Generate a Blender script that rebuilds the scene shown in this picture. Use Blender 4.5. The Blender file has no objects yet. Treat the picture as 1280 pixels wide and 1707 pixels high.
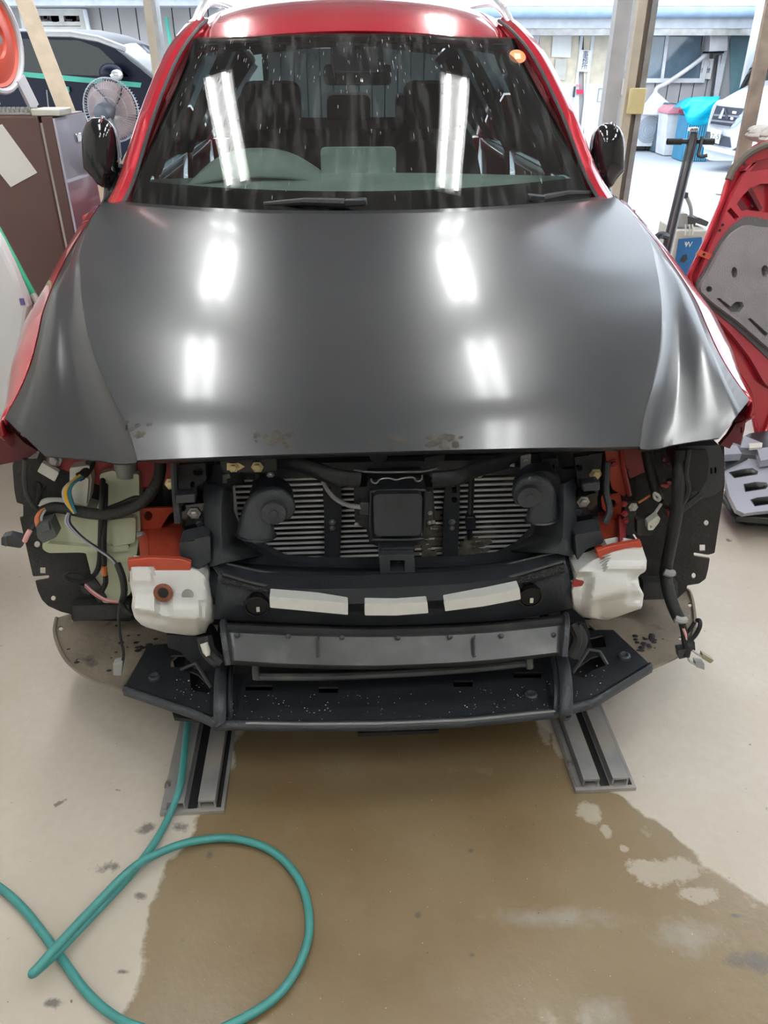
import bpy, bmesh, math, random
from mathutils import Vector, Matrix, noise
from mathutils.geometry import tessellate_polygon
random.seed(7)
V = Vector
R = math.radians
PI = math.pi
S = bpy.context.scene
COL = S.collection

# ------------------------------------------------------------------ camera, world, exposure
CAM_H, PITCH, FOC = 1.55, R(30.8), 1280.0
cd = bpy.data.cameras.new('camera')
cam = bpy.data.objects.new('camera', cd)
COL.objects.link(cam)
cam.location = (0, 0, CAM_H)
cam.rotation_euler = (R(90) - PITCH, 0, 0)
cd.sensor_fit = 'HORIZONTAL'
cd.sensor_width = 36.0
cd.lens = 36.0 * FOC / 1280.0
cd.clip_start = 0.02
cd.clip_end = 300
S.camera = cam

w = bpy.data.worlds.new('overcast_sky')
S.world = w
w.use_nodes = True
wn = w.node_tree
bg = wn.nodes['Background']
tc = wn.nodes.new('ShaderNodeTexCoord')
sx = wn.nodes.new('ShaderNodeSeparateXYZ')
cr = wn.nodes.new('ShaderNodeValToRGB')
cr.color_ramp.elements[0].position = 0.45
cr.color_ramp.elements[0].color = (0.80, 0.86, 0.92, 1)
cr.color_ramp.elements[1].position = 0.9
cr.color_ramp.elements[1].color = (0.76, 0.87, 1.0, 1)
mpw = wn.nodes.new('ShaderNodeMapRange')
mpw.inputs['From Min'].default_value = -1
wn.links.new(tc.outputs['Generated'], sx.inputs[0])
wn.links.new(sx.outputs['Z'], mpw.inputs['Value'])
wn.links.new(mpw.outputs[0], cr.inputs[0])
wn.links.new(cr.outputs[0], bg.inputs['Color'])
bg.inputs['Strength'].default_value = 2.9

S.view_settings.view_transform = 'Standard'
S.view_settings.look = 'None'
S.view_settings.exposure = 0.5
S.view_settings.gamma = 1.0
S.view_settings.use_curve_mapping = False
S.cycles.use_denoising = True
S.cycles.denoising_prefilter = 'ACCURATE'
S.cycles.use_adaptive_sampling = False
S.cycles.max_bounces = 10
S.cycles.transparent_max_bounces = 12
S.cycles.sample_clamp_indirect = 8.0
S.cycles.caustics_reflective = False
S.cycles.caustics_refractive = False
TUBE_E = 44.0

# ------------------------------------------------------------------ pixel rays (author's measuring tape: every point gets its own real depth)
FW = V((0, math.cos(PITCH), -math.sin(PITCH)))
UP = V((0, math.sin(PITCH), math.cos(PITCH)))
EYE = V((0, 0, CAM_H))
CAR_O, CAR_YAW = V((0.02, 1.27, 0)), R(3.5)
CAR_M = Matrix.Translation(CAR_O) @ Matrix.Rotation(CAR_YAW, 4, 'Z')
CAR_I = CAR_M.inverted()
def ray(px, py):
    return FW + V((1, 0, 0)) * ((px - 640) / FOC) - UP * ((py - 853.5) / FOC)
def WZ(px, py, z):
    d = ray(px, py)
    return EYE + d * ((z - CAM_H) / d.z)
def WY(px, py, y):
    d = ray(px, py)
    return EYE + d * (y / d.y)
E_L = CAR_I @ EYE
def lray(px, py):
    return CAR_I.to_3x3() @ ray(px, py)
def LZ(px, py, z):
    d = lray(px, py)
    return E_L + d * ((z - E_L.z) / d.z)
def LY(px, py, y):
    d = lray(px, py)
    return E_L + d * ((y - E_L.y) / d.y)
def onplane(px, py, o, n, local=True):
    e, d = (E_L, lray(px, py)) if local else (EYE, ray(px, py))
    return e + d * ((o - e).dot(n) / d.dot(n))

# ------------------------------------------------------------------ small helpers
def lerp(a, b, t):
    return a + (b - a) * t
def interp(tab, x):
    if x <= tab[0][0]:
        return tab[0][1]
    for (a, b), (c, d) in zip(tab, tab[1:]):
        if x <= c:
            return lerp(b, d, (x - a) / (c - a))
    return tab[-1][1]
def hermite(tab, x):
    """smooth interpolation through (x, value) pairs (values may be Vectors)"""
    n = len(tab)
    if x <= tab[0][0]:
        return tab[0][1]
    if x >= tab[-1][0]:
        return tab[-1][1]
    for i in range(n - 1):
        if x <= tab[i + 1][0]:
            break
    def slope(k):
        if k == 0:
            return (tab[1][1] - tab[0][1]) / (tab[1][0] - tab[0][0])
        if k == n - 1:
            return (tab[-1][1] - tab[-2][1]) / (tab[-1][0] - tab[-2][0])
        return (tab[k + 1][1] - tab[k - 1][1]) / (tab[k + 1][0] - tab[k - 1][0])
    h = tab[i + 1][0] - tab[i][0]
    t = (x - tab[i][0]) / h
    return (tab[i][1] * (2*t**3 - 3*t*t + 1) + slope(i) * (h * (t**3 - 2*t*t + t))
            + tab[i + 1][1] * (-2*t**3 + 3*t*t) + slope(i + 1) * (h * (t**3 - t*t)))
def catmull(pts, n=6, closed=False):
    pts = [V(p) for p in pts]
    m = len(pts)
    if m < 3:
        return pts
    out = []
    rng = range(m if closed else m - 1)
    for i in rng:
        p1, p2 = pts[i], pts[(i + 1) % m]
        p0 = pts[i - 1] if (i > 0 or closed) else p1 * 2 - p2
        p3 = pts[(i + 2) % m] if (i + 2 < m or closed) else p2 * 2 - p1
        for k in range(n):
            t = k / n
            out.append(0.5 * ((2 * p1) + (p2 - p0) * t + (2*p0 - 5*p1 + 4*p2 - p3) * t*t + (3*p1 - p0 - 3*p2 + p3) * t**3))
    if not closed:
        out.append(pts[-1])
    return out
def resample(pts, n):
    pts = [V(p) for p in pts]
    L = [0]
    for a, b in zip(pts, pts[1:]):
        L.append(L[-1] + (b - a).length)
    out, j = [], 0
    for i in range(n):
        s = L[-1] * i / (n - 1)
        while j < len(L) - 2 and L[j + 1] < s:
            j += 1
        out.append(pts[j].lerp(pts[j + 1], (s - L[j]) / max(1e-9, L[j + 1] - L[j])))
    return out
def rounded(poly, r, seg=4):
    out, n = [], len(poly)
    for i in range(n):
        p, a, b = V(poly[i]), V(poly[i - 1]), V(poly[(i + 1) % n])
        da, db = a - p, b - p
        q = min(r, da.length * 0.45, db.length * 0.45)
        s, e = p + da.normalized() * q, p + db.normalized() * q
        for k in range(seg + 1):
            t = k / seg
            out.append(s * (1 - t)**2 + p * 2 * t * (1 - t) + e * t * t)
    return out
def ell(cx, cy, rx, ry=None, n=14):
    ry = ry or rx
    return [(cx + rx * math.cos(2*PI*i/n), cy + ry * math.sin(2*PI*i/n)) for i in range(n)]
def rect(x0, y0, x1, y1):
    return [(x0, y0), (x1, y0), (x1, y1), (x0, y1)]

OFF = {}          # world offset of each thing's origin; car parts are in car coordinates
def root_off(o):
    while o.parent:
        o = o.parent
    return OFF.get(o.name, V((0, 0, 0)))

class MB:
    def __init__(s):
        s.v, s.f = [], []
    def add(s, vs, fs):
        b = len(s.v)
        s.v += [V(v) for v in vs]
        s.f += [tuple(i + b for i in f) for f in fs]
        return s
    def box(s, c, size, rot=None):
        c, h = V(c), V(size) / 2
        vs = [V((x * h.x, y * h.y, z * h.z)) for x in (-1, 1) for y in (-1, 1) for z in (-1, 1)]
        if rot is not None:
            vs = [rot @ v for v in vs]
        return s.add([c + v for v in vs], [(0, 1, 3, 2), (4, 6, 7, 5), (0, 4, 5, 1), (2, 3, 7, 6), (0, 2, 6, 4), (1, 5, 7, 3)])
    def hexa(s, a, b):
        """two quads (each four points, same winding) joined"""
        return s.add(list(a) + list(b), [(3, 2, 1, 0), (4, 5, 6, 7)] + [(i, (i + 1) % 4, 4 + (i + 1) % 4, 4 + i) for i in range(4)])
    def bar(s, p0, p1, wd, th, up=(0, 0, 1)):
        p0, p1 = V(p0), V(p1)
        d = (p1 - p0).normalized()
        a = d.cross(V(up))
        if a.length < 1e-4:
            a = d.cross(V((1, 0, 0)))
        a.normalize()
        b = a.cross(d)
        q = lambda p: [p + a * (x * wd / 2) + b * (y * th / 2) for x, y in ((-1, -1), (1, -1), (1, 1), (-1, 1))]
        return s.hexa(q(p0), q(p1))
    def tube(s, path, r, n=8, closed=False, caps=True, flat=1.0, nrm=None):
        path = [V(p) for p in path]
        m = len(path)
        rr = r if isinstance(r, (list, tuple)) else [r] * m
        a = None
        base = len(s.v)
        for i, p in enumerate(path):
            if closed:
                d = path[(i + 1) % m] - path[i - 1]
            else:
                d = path[min(i + 1, m - 1)] - path[max(i - 1, 0)]
            if d.length < 1e-9:
                d = V((0, 0, 1))
            d.normalize()
            if nrm is not None:
                a = V(nrm) - d * d.dot(V(nrm))
            elif a is None:
                a = d.cross(V((0, 0, 1)) if abs(d.z) < 0.9 else V((1, 0, 0)))
            else:
                a = a - d * a.dot(d)
            a.normalize()
            b = d.cross(a)
            for k in range(n):
                t = 2 * PI * k / n
                s.v.append(p + a * (math.cos(t) * rr[i] * flat) + b * (math.sin(t) * rr[i]))
        for i in range(m if closed else m - 1):
            for k in range(n):
                i2 = (i + 1) % m
                s.f.append((base + i*n + k, base + i*n + (k+1) % n, base + i2*n + (k+1) % n, base + i2*n + k))
        if caps and not closed:
            s.f.append(tuple(base + k for k in range(n - 1, -1, -1)))
            s.f.append(tuple(base + (m-1)*n + k for k in range(n)))
        return s
    def cyl(s, p0, p1, r0, r1=None, n=16, caps=True):
        return s.tube([p0, p1], [r0, r0 if r1 is None else r1], n, caps=caps)
    def lathe(s, prof, o, axis=(0, 0, 1), n=20):
        """prof: (radius, height) pairs along the axis"""
        ax = V(axis).normalized()
        a = ax.cross(V((0, 0, 1)) if abs(ax.z) < 0.9 else V((1, 0, 0))).normalized()
        b = ax.cross(a)
        base = len(s.v)
        for r, h in prof:
            for k in range(n):
                t = 2 * PI * k / n
                s.v.append(V(o) + ax * h + (a * math.cos(t) + b * math.sin(t)) * max(r, 1e-4))
        for i in range(len(prof) - 1):
            for k in range(n):
                s.f.append((base+i*n+k, base+i*n+(k+1) % n, base+(i+1)*n+(k+1) % n, base+(i+1)*n+k))
        s.f.append(tuple(base + k for k in range(n - 1, -1, -1)))
        s.f.append(tuple(base + (len(prof)-1)*n + k for k in range(n)))
        return s
    def ball(s, c, r, sc=(1, 1, 1), n=12, m=8):
        prof = []
        base = len(s.v)
        for i in range(m + 1):
            t = PI * i / m
            for k in range(n):
                u = 2 * PI * k / n
                s.v.append(V(c) + V((r*sc[0]*math.sin(t)*math.cos(u), r*sc[1]*math.sin(t)*math.sin(u), r*sc[2]*math.cos(t))))
        for i in range(m):
            for k in range(n):
                s.f.append((base+i*n+k, base+(i+1)*n+k, base+(i+1)*n+(k+1) % n, base+i*n+(k+1) % n))
        return s
    def grid(s, rows):
        """rows of points, equal lengths"""
        m = len(rows[0])
        base = len(s.v)
        for r in rows:
            s.v += [V(p) for p in r]
        for i in range(len(rows) - 1):
            for k in range(m - 1):
                s.f.append((base+i*m+k, base+i*m+k+1, base+(i+1)*m+k+1, base+(i+1)*m+k))
        return s
    def prism(s, outer, holes, depth):
        """outline (3-D points of one plane) with holes, thickened along the vector depth"""
        loops = [[V(p) for p in outer]] + [[V(p) for p in h] for h in holes]
        flat = [p for l in loops for p in l]
        tris = tessellate_polygon(loops)
        n = len(flat)
        d = V(depth)
        fs = []
        for t in tris:
            a, b, c = (flat[i] for i in t)
            nn = (b - a).cross(c - a)
            t = tuple(t)
            if nn.dot(d) > 0:
                t = t[::-1]
            fs.append(t)
            fs.append(tuple(i + n for i in t[::-1]))
        k = 0
        for l in loops:
            m = len(l)
            for i in range(m):
                fs.append((k+i, k+(i+1) % m, n+k+(i+1) % m, n+k+i))
            k += m
        return s.add(flat + [p + d for p in flat], fs)
    def build(s, name, mat, parent=None, smooth=40, bevel=0.0, seg=2, solid=0.0, sub=0, weld=False, soff=-1):
        me = bpy.data.meshes.new(name)
        off = root_off(parent) if parent else V((0, 0, 0))
        me.from_pydata([tuple(v - off) for v in s.v], [], s.f)
        me.update()
        bm = bmesh.new()
        bm.from_mesh(me)
        if weld:
            bmesh.ops.remove_doubles(bm, verts=bm.verts, dist=1e-5)
        bmesh.ops.recalc_face_normals(bm, faces=bm.faces)
        bm.to_mesh(me)
        bm.free()
        me.materials.append(mat)
        if smooth:
            me.polygons.foreach_set('use_smooth', [True] * len(me.polygons))
            me.set_sharp_from_angle(angle=R(smooth))
        o = bpy.data.objects.new(name, me)
        COL.objects.link(o)
        o.parent = parent
        if solid:
            m = o.modifiers.new('solid', 'SOLIDIFY')
            m.thickness = solid
            m.offset = soff
        if sub:
            m = o.modifiers.new('sub', 'SUBSURF')
            m.levels = m.render_levels = sub
        if bevel:
            m = o.modifiers.new('bevel', 'BEVEL')
            m.width = bevel
            m.segments = seg
            m.limit_method = 'ANGLE'
            m.angle_limit = R(35)
        return o

def tag(o, label=None, cat=None, group=None, kind=None):
    if label: o['label'] = label
    if cat: o['category'] = cat
    if group: o['group'] = group
    if kind: o['kind'] = kind
    return o
def thing(name, label, cat, loc=(0, 0, 0), group=None):
    o = bpy.data.objects.new(name, None)
    COL.objects.link(o)
    o.location = loc
    o.empty_display_size = 0.1
    OFF[o.name] = V(loc)
    return tag(o, label, cat, group)
def dup(o, parent=None, loc=None):
    c = o.copy()
    COL.objects.link(c)
    c.parent = parent
    if loc is not None:
        c.location = loc
    return c

# ------------------------------------------------------------------ materials
def mat(name, col, rough=0.5, metal=0.0, var=0.12, scale=6.0, bump=0.0, bscale=60.0, spec=0.5, coat=0.0, emit=None, trans=0.0, sss=0.0, dirt=None, crough=0.04):
    m = bpy.data.materials.new(name)
    m.use_nodes = True
    nt = m.node_tree
    p = nt.nodes['Principled BSDF']
    p.inputs['Roughness'].default_value = rough
    p.inputs['Metallic'].default_value = metal
    p.inputs['Specular IOR Level'].default_value = spec
    p.inputs['Coat Weight'].default_value = coat
    p.inputs['Coat Roughness'].default_value = crough
    t = nt.nodes.new('ShaderNodeTexCoord')
    n = nt.nodes.new('ShaderNodeTexNoise')
    n.inputs['Scale'].default_value = scale
    n.inputs['Detail'].default_value = 4
    nt.links.new(t.outputs['Object'], n.inputs['Vector'])
    r = nt.nodes.new('ShaderNodeValToRGB')
    c = V(col[:3])
    a, b = c * (1 - var), c * (1 + var)
    r.color_ramp.elements[0].position = 0.3
    r.color_ramp.elements[1].position = 0.7
    r.color_ramp.elements[0].color = (*a, 1)
    r.color_ramp.elements[1].color = (min(1, b.x), min(1, b.y), min(1, b.z), 1)
    nt.links.new(n.outputs['Fac'], r.inputs['Fac'])
    last = r.outputs['Color']
    if dirt:
        dcol, dscale, lo, hi = dirt
        n2 = nt.nodes.new('ShaderNodeTexNoise')
        n2.inputs['Scale'].default_value = dscale
        n2.inputs['Detail'].default_value = 6
        nt.links.new(t.outputs['Object'], n2.inputs['Vector'])
        mr = nt.nodes.new('ShaderNodeMapRange')
        mr.inputs['From Min'].default_value = lo
        mr.inputs['From Max'].default_value = hi
        nt.links.new(n2.outputs['Fac'], mr.inputs['Value'])
        mx = nt.nodes.new('ShaderNodeMix')
        mx.data_type = 'RGBA'
        nt.links.new(mr.outputs[0], mx.inputs[0])
        nt.links.new(last, mx.inputs[6])
        mx.inputs[7].default_value = (*dcol, 1)
        last = mx.outputs[2]
    nt.links.new(last, p.inputs['Base Color'])
    if bump:
        n3 = nt.nodes.new('ShaderNodeTexNoise')
        n3.inputs['Scale'].default_value = bscale
        n3.inputs['Detail'].default_value = 3
        nt.links.new(t.outputs['Object'], n3.inputs['Vector'])
        bp = nt.nodes.new('ShaderNodeBump')
        bp.inputs['Strength'].default_value = bump
        bp.inputs['Distance'].default_value = 0.01
        nt.links.new(n3.outputs['Fac'], bp.inputs['Height'])
        nt.links.new(bp.outputs[0], p.inputs['Normal'])
    if emit:
        p.inputs['Emission Color'].default_value = (*emit[0], 1)
        p.inputs['Emission Strength'].default_value = emit[1]
    if trans:
        p.inputs['Transmission Weight'].default_value = trans
    if sss:
        p.inputs['Subsurface Weight'].default_value = sss
        p.inputs['Subsurface Radius'].default_value = (0.02, 0.02, 0.015)
    return m

def glass(name, tint, streaks=0.0, ior=1.5, extra=0.0):
    """one sheet of tinted glass: transmitted light times the tint, mirror reflection by Fresnel"""
    m = bpy.data.materials.new(name)
    m.use_nodes = True
    nt = m.node_tree
    nt.nodes.remove(nt.nodes['Principled BSDF'])
    out = nt.nodes['Material Output']
    tr = nt.nodes.new('ShaderNodeBsdfTransparent')
    tr.inputs[0].default_value = (*tint, 1)
    gl = nt.nodes.new('ShaderNodeBsdfGlossy')
    gl.inputs['Roughness'].default_value = 0.02
    fr = nt.nodes.new('ShaderNodeFresnel')
    fr.inputs['IOR'].default_value = ior
    ad = nt.nodes.new('ShaderNodeMath')
    ad.operation = 'ADD'
    ad.use_clamp = True
    ad.inputs[1].default_value = extra
    nt.links.new(fr.outputs[0], ad.inputs[0])
    mx = nt.nodes.new('ShaderNodeMixShader')
    nt.links.new(ad.outputs[0], mx.inputs[0])
    nt.links.new(tr.outputs[0], mx.inputs[1])
    nt.links.new(gl.outputs[0], mx.inputs[2])
    last = mx.outputs[0]
    if streaks:
        t = nt.nodes.new('ShaderNodeTexCoord')
        mp = nt.nodes.new('ShaderNodeMapping')
        mp.inputs['Scale'].default_value = (38, 6, 6)
        n = nt.nodes.new('ShaderNodeTexNoise')
        n.inputs['Scale'].default_value = 1.0
        n.inputs['Detail'].default_value = 5
        nt.links.new(t.outputs['Object'], mp.inputs[0])
        nt.links.new(mp.outputs[0], n.inputs['Vector'])
        mr = nt.nodes.new('ShaderNodeMapRange')
        mr.inputs['From Min'].default_value = 0.5
        mr.inputs['From Max'].default_value = 0.85
        mr.inputs['To Max'].default_value = streaks
        nt.links.new(n.outputs['Fac'], mr.inputs['Value'])
        df = nt.nodes.new('ShaderNodeBsdfDiffuse')
        df.inputs[0].default_value = (0.6, 0.62, 0.62, 1)
        m2 = nt.nodes.new('ShaderNodeMixShader')
        nt.links.new(mr.outputs[0], m2.inputs[0])
        nt.links.new(last, m2.inputs[1])
        nt.links.new(df.outputs[0], m2.inputs[2])
        last = m2.outputs[0]
    nt.links.new(last, out.inputs['Surface'])
    return m

M = {}
M['ecoat'] = mat('black_primer_steel', (0.020, 0.021, 0.023), 0.30, var=0.1, scale=3, spec=0.42, coat=0.26, crough=0.12, dirt=((0.024, 0.0235, 0.023), 9, 0.5, 0.85))
M['red'] = mat('soul_red_paint', (0.40, 0.012, 0.025), 0.25, var=0.05, coat=1.0, metal=0.3)
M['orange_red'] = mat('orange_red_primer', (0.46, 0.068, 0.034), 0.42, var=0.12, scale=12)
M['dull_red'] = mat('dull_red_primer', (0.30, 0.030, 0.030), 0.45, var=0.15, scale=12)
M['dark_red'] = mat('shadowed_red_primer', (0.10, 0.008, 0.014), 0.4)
M['plastic'] = mat('black_plastic', (0.017, 0.020, 0.025), 0.38, var=0.2, scale=20, bump=0.15, bscale=250)
M['plastic_grey'] = mat('charcoal_plastic', (0.034, 0.039, 0.047), 0.42, var=0.2, scale=16, bump=0.2, bscale=200)
M['plastic_worn'] = mat('wet_worn_plastic', (0.055, 0.058, 0.058), 0.30, var=0.25, scale=14, dirt=((0.12, 0.12, 0.11), 12, 0.55, 0.8))
M['liner'] = mat('liner_plastic', (0.030, 0.030, 0.031), 0.55, var=0.2, scale=9, bump=0.3, bscale=120, dirt=((0.06, 0.055, 0.05), 7, 0.55, 0.85))
M['shield'] = mat('dusty_undershield', (0.20, 0.165, 0.125), 0.75, var=0.25, scale=9, bump=0.3, bscale=70, dirt=((0.045, 0.042, 0.04), 13, 0.62, 0.74))
M['blackgloss'] = mat('gloss_black', (0.008, 0.008, 0.010), 0.12, coat=0.5)
M['rubber'] = mat('black_rubber', (0.013, 0.013, 0.014), 0.6, bump=0.2, bscale=150)
M['feltfoam'] = mat('speckled_foam_seal', (0.018, 0.018, 0.019), 0.5, var=0.6, scale=180, bump=0.8, bscale=220)
M['void'] = mat('dark_engine_bay', (0.006, 0.006, 0.007), 0.7)  # near-black that stands in for shade in voids and recesses, besides black parts
M['alu'] = mat('bright_aluminium', (0.92, 0.93, 0.94), 0.35, metal=0.3, var=0.1)
M['fins'] = mat('dark_radiator_fins', (0.02, 0.02, 0.021), 0.6, var=0.3, scale=60, dirt=((0.14, 0.125, 0.10), 7, 0.66, 0.72))
M['zinc'] = mat('yellow_zinc', (0.55, 0.48, 0.28), 0.35, metal=0.8)
M['steel'] = mat('grey_steel', (0.36, 0.36, 0.36), 0.38, metal=0.75, var=0.2, scale=8, dirt=((0.30, 0.27, 0.22), 6, 0.5, 0.8))
M['rail_steel'] = mat('worn_rail_steel', (0.34, 0.335, 0.33), 0.40, metal=0.3, var=0.25, scale=7, dirt=((0.42, 0.37, 0.30), 10, 0.52, 0.8))
M['foam'] = mat('white_foam', (0.80, 0.80, 0.77), 0.75, var=0.03, scale=30, bump=0.12, bscale=300)
M['tank'] = mat('milky_green_plastic', (0.52, 0.55, 0.40), 0.42, var=0.08, scale=6, sss=0.15, dirt=((0.33, 0.33, 0.22), 6, 0.55, 0.85))
M['offwhite'] = mat('offwhite_plastic', (0.62, 0.62, 0.55), 0.45)
M['rust'] = mat('rust_brown', (0.19, 0.06, 0.03), 0.7, var=0.4, scale=60)
M['greyplug'] = mat('grey_plug', (0.30, 0.30, 0.29), 0.6)
M['yellow'] = mat('yellow_wire', (0.75, 0.42, 0.01), 0.4)
M['bluewire'] = mat('teal_blue_wire', (0.03, 0.16, 0.24), 0.4)
M['purple'] = mat('violet_wire', (0.16, 0.12, 0.32), 0.4)
M['greywire'] = mat('grey_wire', (0.40, 0.39, 0.40), 0.45)
M['orangewire'] = mat('orange_wire', (0.55, 0.16, 0.05), 0.4)
M['pink'] = mat('pink_boot', (0.70, 0.36, 0.36), 0.5)
M['dash'] = mat('dashboard_sheen', (0.42, 0.50, 0.47), 0.6, bump=0.1)  # pale teal: light reflected off the dashboard is put into its colour
M['seat'] = mat('dark_seat_leather', (0.045, 0.022, 0.022), 0.6)
M['interior'] = mat('dark_cabin_trim', (0.055, 0.034, 0.033), 0.7)
M['headliner'] = mat('grey_headliner', (0.10, 0.10, 0.10), 0.9)
M['frit'] = mat('black_glass_border', (0.012, 0.011, 0.012), 0.15)
M['wsglass'] = glass('windshield_glass', (0.64, 0.71, 0.67), streaks=0.10, extra=0.10)
M['privacy'] = glass('privacy_glass', (0.10, 0.12, 0.12), extra=0.03)
M['sideglass'] = glass('side_glass', (0.45, 0.62, 0.58), extra=0.03)
M['chrome'] = mat('chrome', (0.8, 0.8, 0.82), 0.08, metal=1.0, var=0.02)
M['silver'] = mat('silver_paint', (0.70, 0.70, 0.71), 0.25, metal=0.5, coat=0.6)
M['orange'] = mat('orange_sticker', (0.80, 0.20, 0.04), 0.5)
M['paper'] = mat('white_paper', (0.82, 0.81, 0.78), 0.8, var=0.03)
M['grime'] = mat('greasy_smudge', (0.050, 0.045, 0.038), 0.9, var=.3, spec=.1, scale=60)
M['flecks'] = mat('beige_flecks', (0.20, 0.18, 0.14), 0.9, var=0.3, scale=40)  # beige flecks between the condenser tubes

# ------------------------------------------------------------------ the setting
def floor_material():
    m = bpy.data.materials.new('sealed_concrete_floor')
    m.use_nodes = True
    nt = m.node_tree
    N, L = nt.nodes.new, nt.links.new
    p = nt.nodes['Principled BSDF']
    geo = N('ShaderNodeTexCoord')
    sep = N('ShaderNodeSeparateXYZ')
    L(geo.outputs['Object'], sep.inputs[0])
    def noise_(scale, detail=5, rough=0.5):
        n = N('ShaderNodeTexNoise')
        n.inputs['Scale'].default_value = scale
        n.inputs['Detail'].default_value = detail
        n.inputs['Roughness'].default_value = rough
        L(geo.outputs['Object'], n.inputs['Vector'])
        return n.outputs['Fac']
    def rng(v, a, b, c=0.0, d=1.0):
        r = N('ShaderNodeMapRange')
        r.inputs[1].default_value, r.inputs[2].default_value = a, b
        r.inputs[3].default_value, r.inputs[4].default_value = c, d
        L(v, r.inputs[0])
        return r.outputs[0]
    def mth(op, a, b=None):
        n = N('ShaderNodeMath')
        n.operation = op
        for i, q in enumerate((a, b)):
            if q is None: continue
            if isinstance(q, (int, float)): n.inputs[i].default_value = q
            else: L(q, n.inputs[i])
        return n.outputs[0]
    def mix(f, a, b):
        n = N('ShaderNodeMix')
        n.data_type = 'RGBA'
        if isinstance(f, (int, float)): n.inputs[0].default_value = f
        else: L(f, n.inputs[0])
        for i, q in ((6, a), (7, b)):
            if isinstance(q, tuple): n.inputs[i].default_value = (*q, 1)
            else: L(q, n.inputs[i])
        return n.outputs[2]
    Y0, Y1, X0, X1 = 0.3, 3.3, -1.5, 2.5
    ty = rng(sep.outputs['Y'], Y0, Y1)
    def edge(pix):
        c = N('ShaderNodeFloatCurve')
        pts = sorted(((q.y - Y0) / (Y1 - Y0), (q.x - X0) / (X1 - X0)) for q in pix)
        cv = c.mapping.curves[0]
        cv.points[0].location = pts[0]
        cv.points[1].location = pts[-1]
        for a in pts[1:-1]:
            cv.points.new(*a)
        for q in cv.points:
            q.handle_type = 'VECTOR'
        c.mapping.update()
        L(ty, c.inputs['Value'])
        return c.outputs[0]
    lw = [V((-0.42, 0.3, 0))] + [WZ(x, y, 0) for x, y in ((190, 1707), (222, 1640), (244, 1580), (252, 1510), (268, 1440), (312, 1400), (325, 1345), (366, 1320), (392, 1240))] + [V((-0.34, 1.6, 0)), V((-0.34, 3.3, 0))]
    rw = [V((1.6, 0.3, 0)), V((1.05, 0.75, 0))] + [WZ(x, y, 0) for x, y in ((1280, 1512), (1200, 1452), (1145, 1405), (1085, 1360), (1040, 1330), (985, 1310), (955, 1270), (925, 1225))] + [V((0.36, 1.6, 0)), V((0.30, 3.3, 0))]
    tx = rng(sep.outputs['X'], X0, X1)
    jag = mth('MULTIPLY', mth('SUBTRACT', noise_(9, 8, 0.62), 0.5), 0.024)
    txj = mth('ADD', tx, jag)
    mL = rng(mth('SUBTRACT', txj, edge(lw)), 0.0, 0.003)
    mR = rng(mth('SUBTRACT', edge(rw), txj), 0.0, 0.003)
    wet = mth('MULTIPLY', mL, mR)
    dryp = rng(noise_(4.2, 7, 0.6), 0.63, 0.70)                     # half-dry islands inside the wet part
    toR = rng(sep.outputs['X'], 0.05, 0.5)
    wet2 = mth('MULTIPLY', wet, mth('SUBTRACT', 1.0, mth('MULTIPLY', mth('MULTIPLY', dryp, toR), 0.6)))
    big = noise_(1.7, 6)
    fine = noise_(45, 4)
    dry = mix(rng(big, 0.35, 0.7), (0.50, 0.44, 0.365), (0.61, 0.56, 0.49))
    dry = mix(rng(fine, 0.35, 0.75, 0, 0.35), dry, (0.46, 0.40, 0.33))
    wcol = mix(rng(noise_(2.6, 6), 0.35, 0.68), (0.170, 0.115, 0.055), (0.225, 0.170, 0.100))
    wcol = mix(rng(noise_(7, 7, 0.65), 0.56, 0.75, 0, 0.22), wcol, (0.28, 0.235, 0.17))
    def blobs(lst, nz, amp, soft):
        """soft edged patches at given floor points: (point, radius x, radius y)"""
        acc = None
        wob = mth('MULTIPLY', mth('SUBTRACT', nz, 0.5), amp)
        for (q, rx, ry) in lst:
            dx = mth('DIVIDE', mth('SUBTRACT', sep.outputs['X'], q.x), rx)
            dy = mth('DIVIDE', mth('SUBTRACT', sep.outputs['Y'], q.y), ry)
            d = mth('ADD', mth('SQRT', mth('ADD', mth('MULTIPLY', dx, dx), mth('MULTIPLY', dy, dy))), wob)
            v = rng(d, 1.0, 1.0 - soft)
            acc = v if acc is None else mth('MAXIMUM', acc, v)
        return acc
    nzb = noise_(22, 7, 0.7)
    dryb = blobs([(WZ(985, 1356, 0), .030, .035), (WZ(905, 1216, 0), .018, .05), (WZ(930, 1240, 0), .014, .05), (WZ(1010, 1385, 0), .015, .02), (WZ(1110, 1455, 0), .10, .035), (WZ(1165, 1490, 0), .05, .02), (WZ(1040, 1415, 0), .012, .012)], nzb, 2.6, .3)
    wet2 = mth('MULTIPLY', wet2, mth('SUBTRACT', 1.0, mth('MULTIPLY', dryb, .55)))
    c = mix(wet2, dry, wcol)
    pale = blobs([(WZ(1150, 1560, 0), .09, .05), (WZ(930, 1530, 0), .16, .03), (WZ(1010, 1690, 0), .06, .04)], nzb, 2.0, .9)
    c = mix(mth('MULTIPLY', pale, .35), c, (.40, .40, .38))
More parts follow.
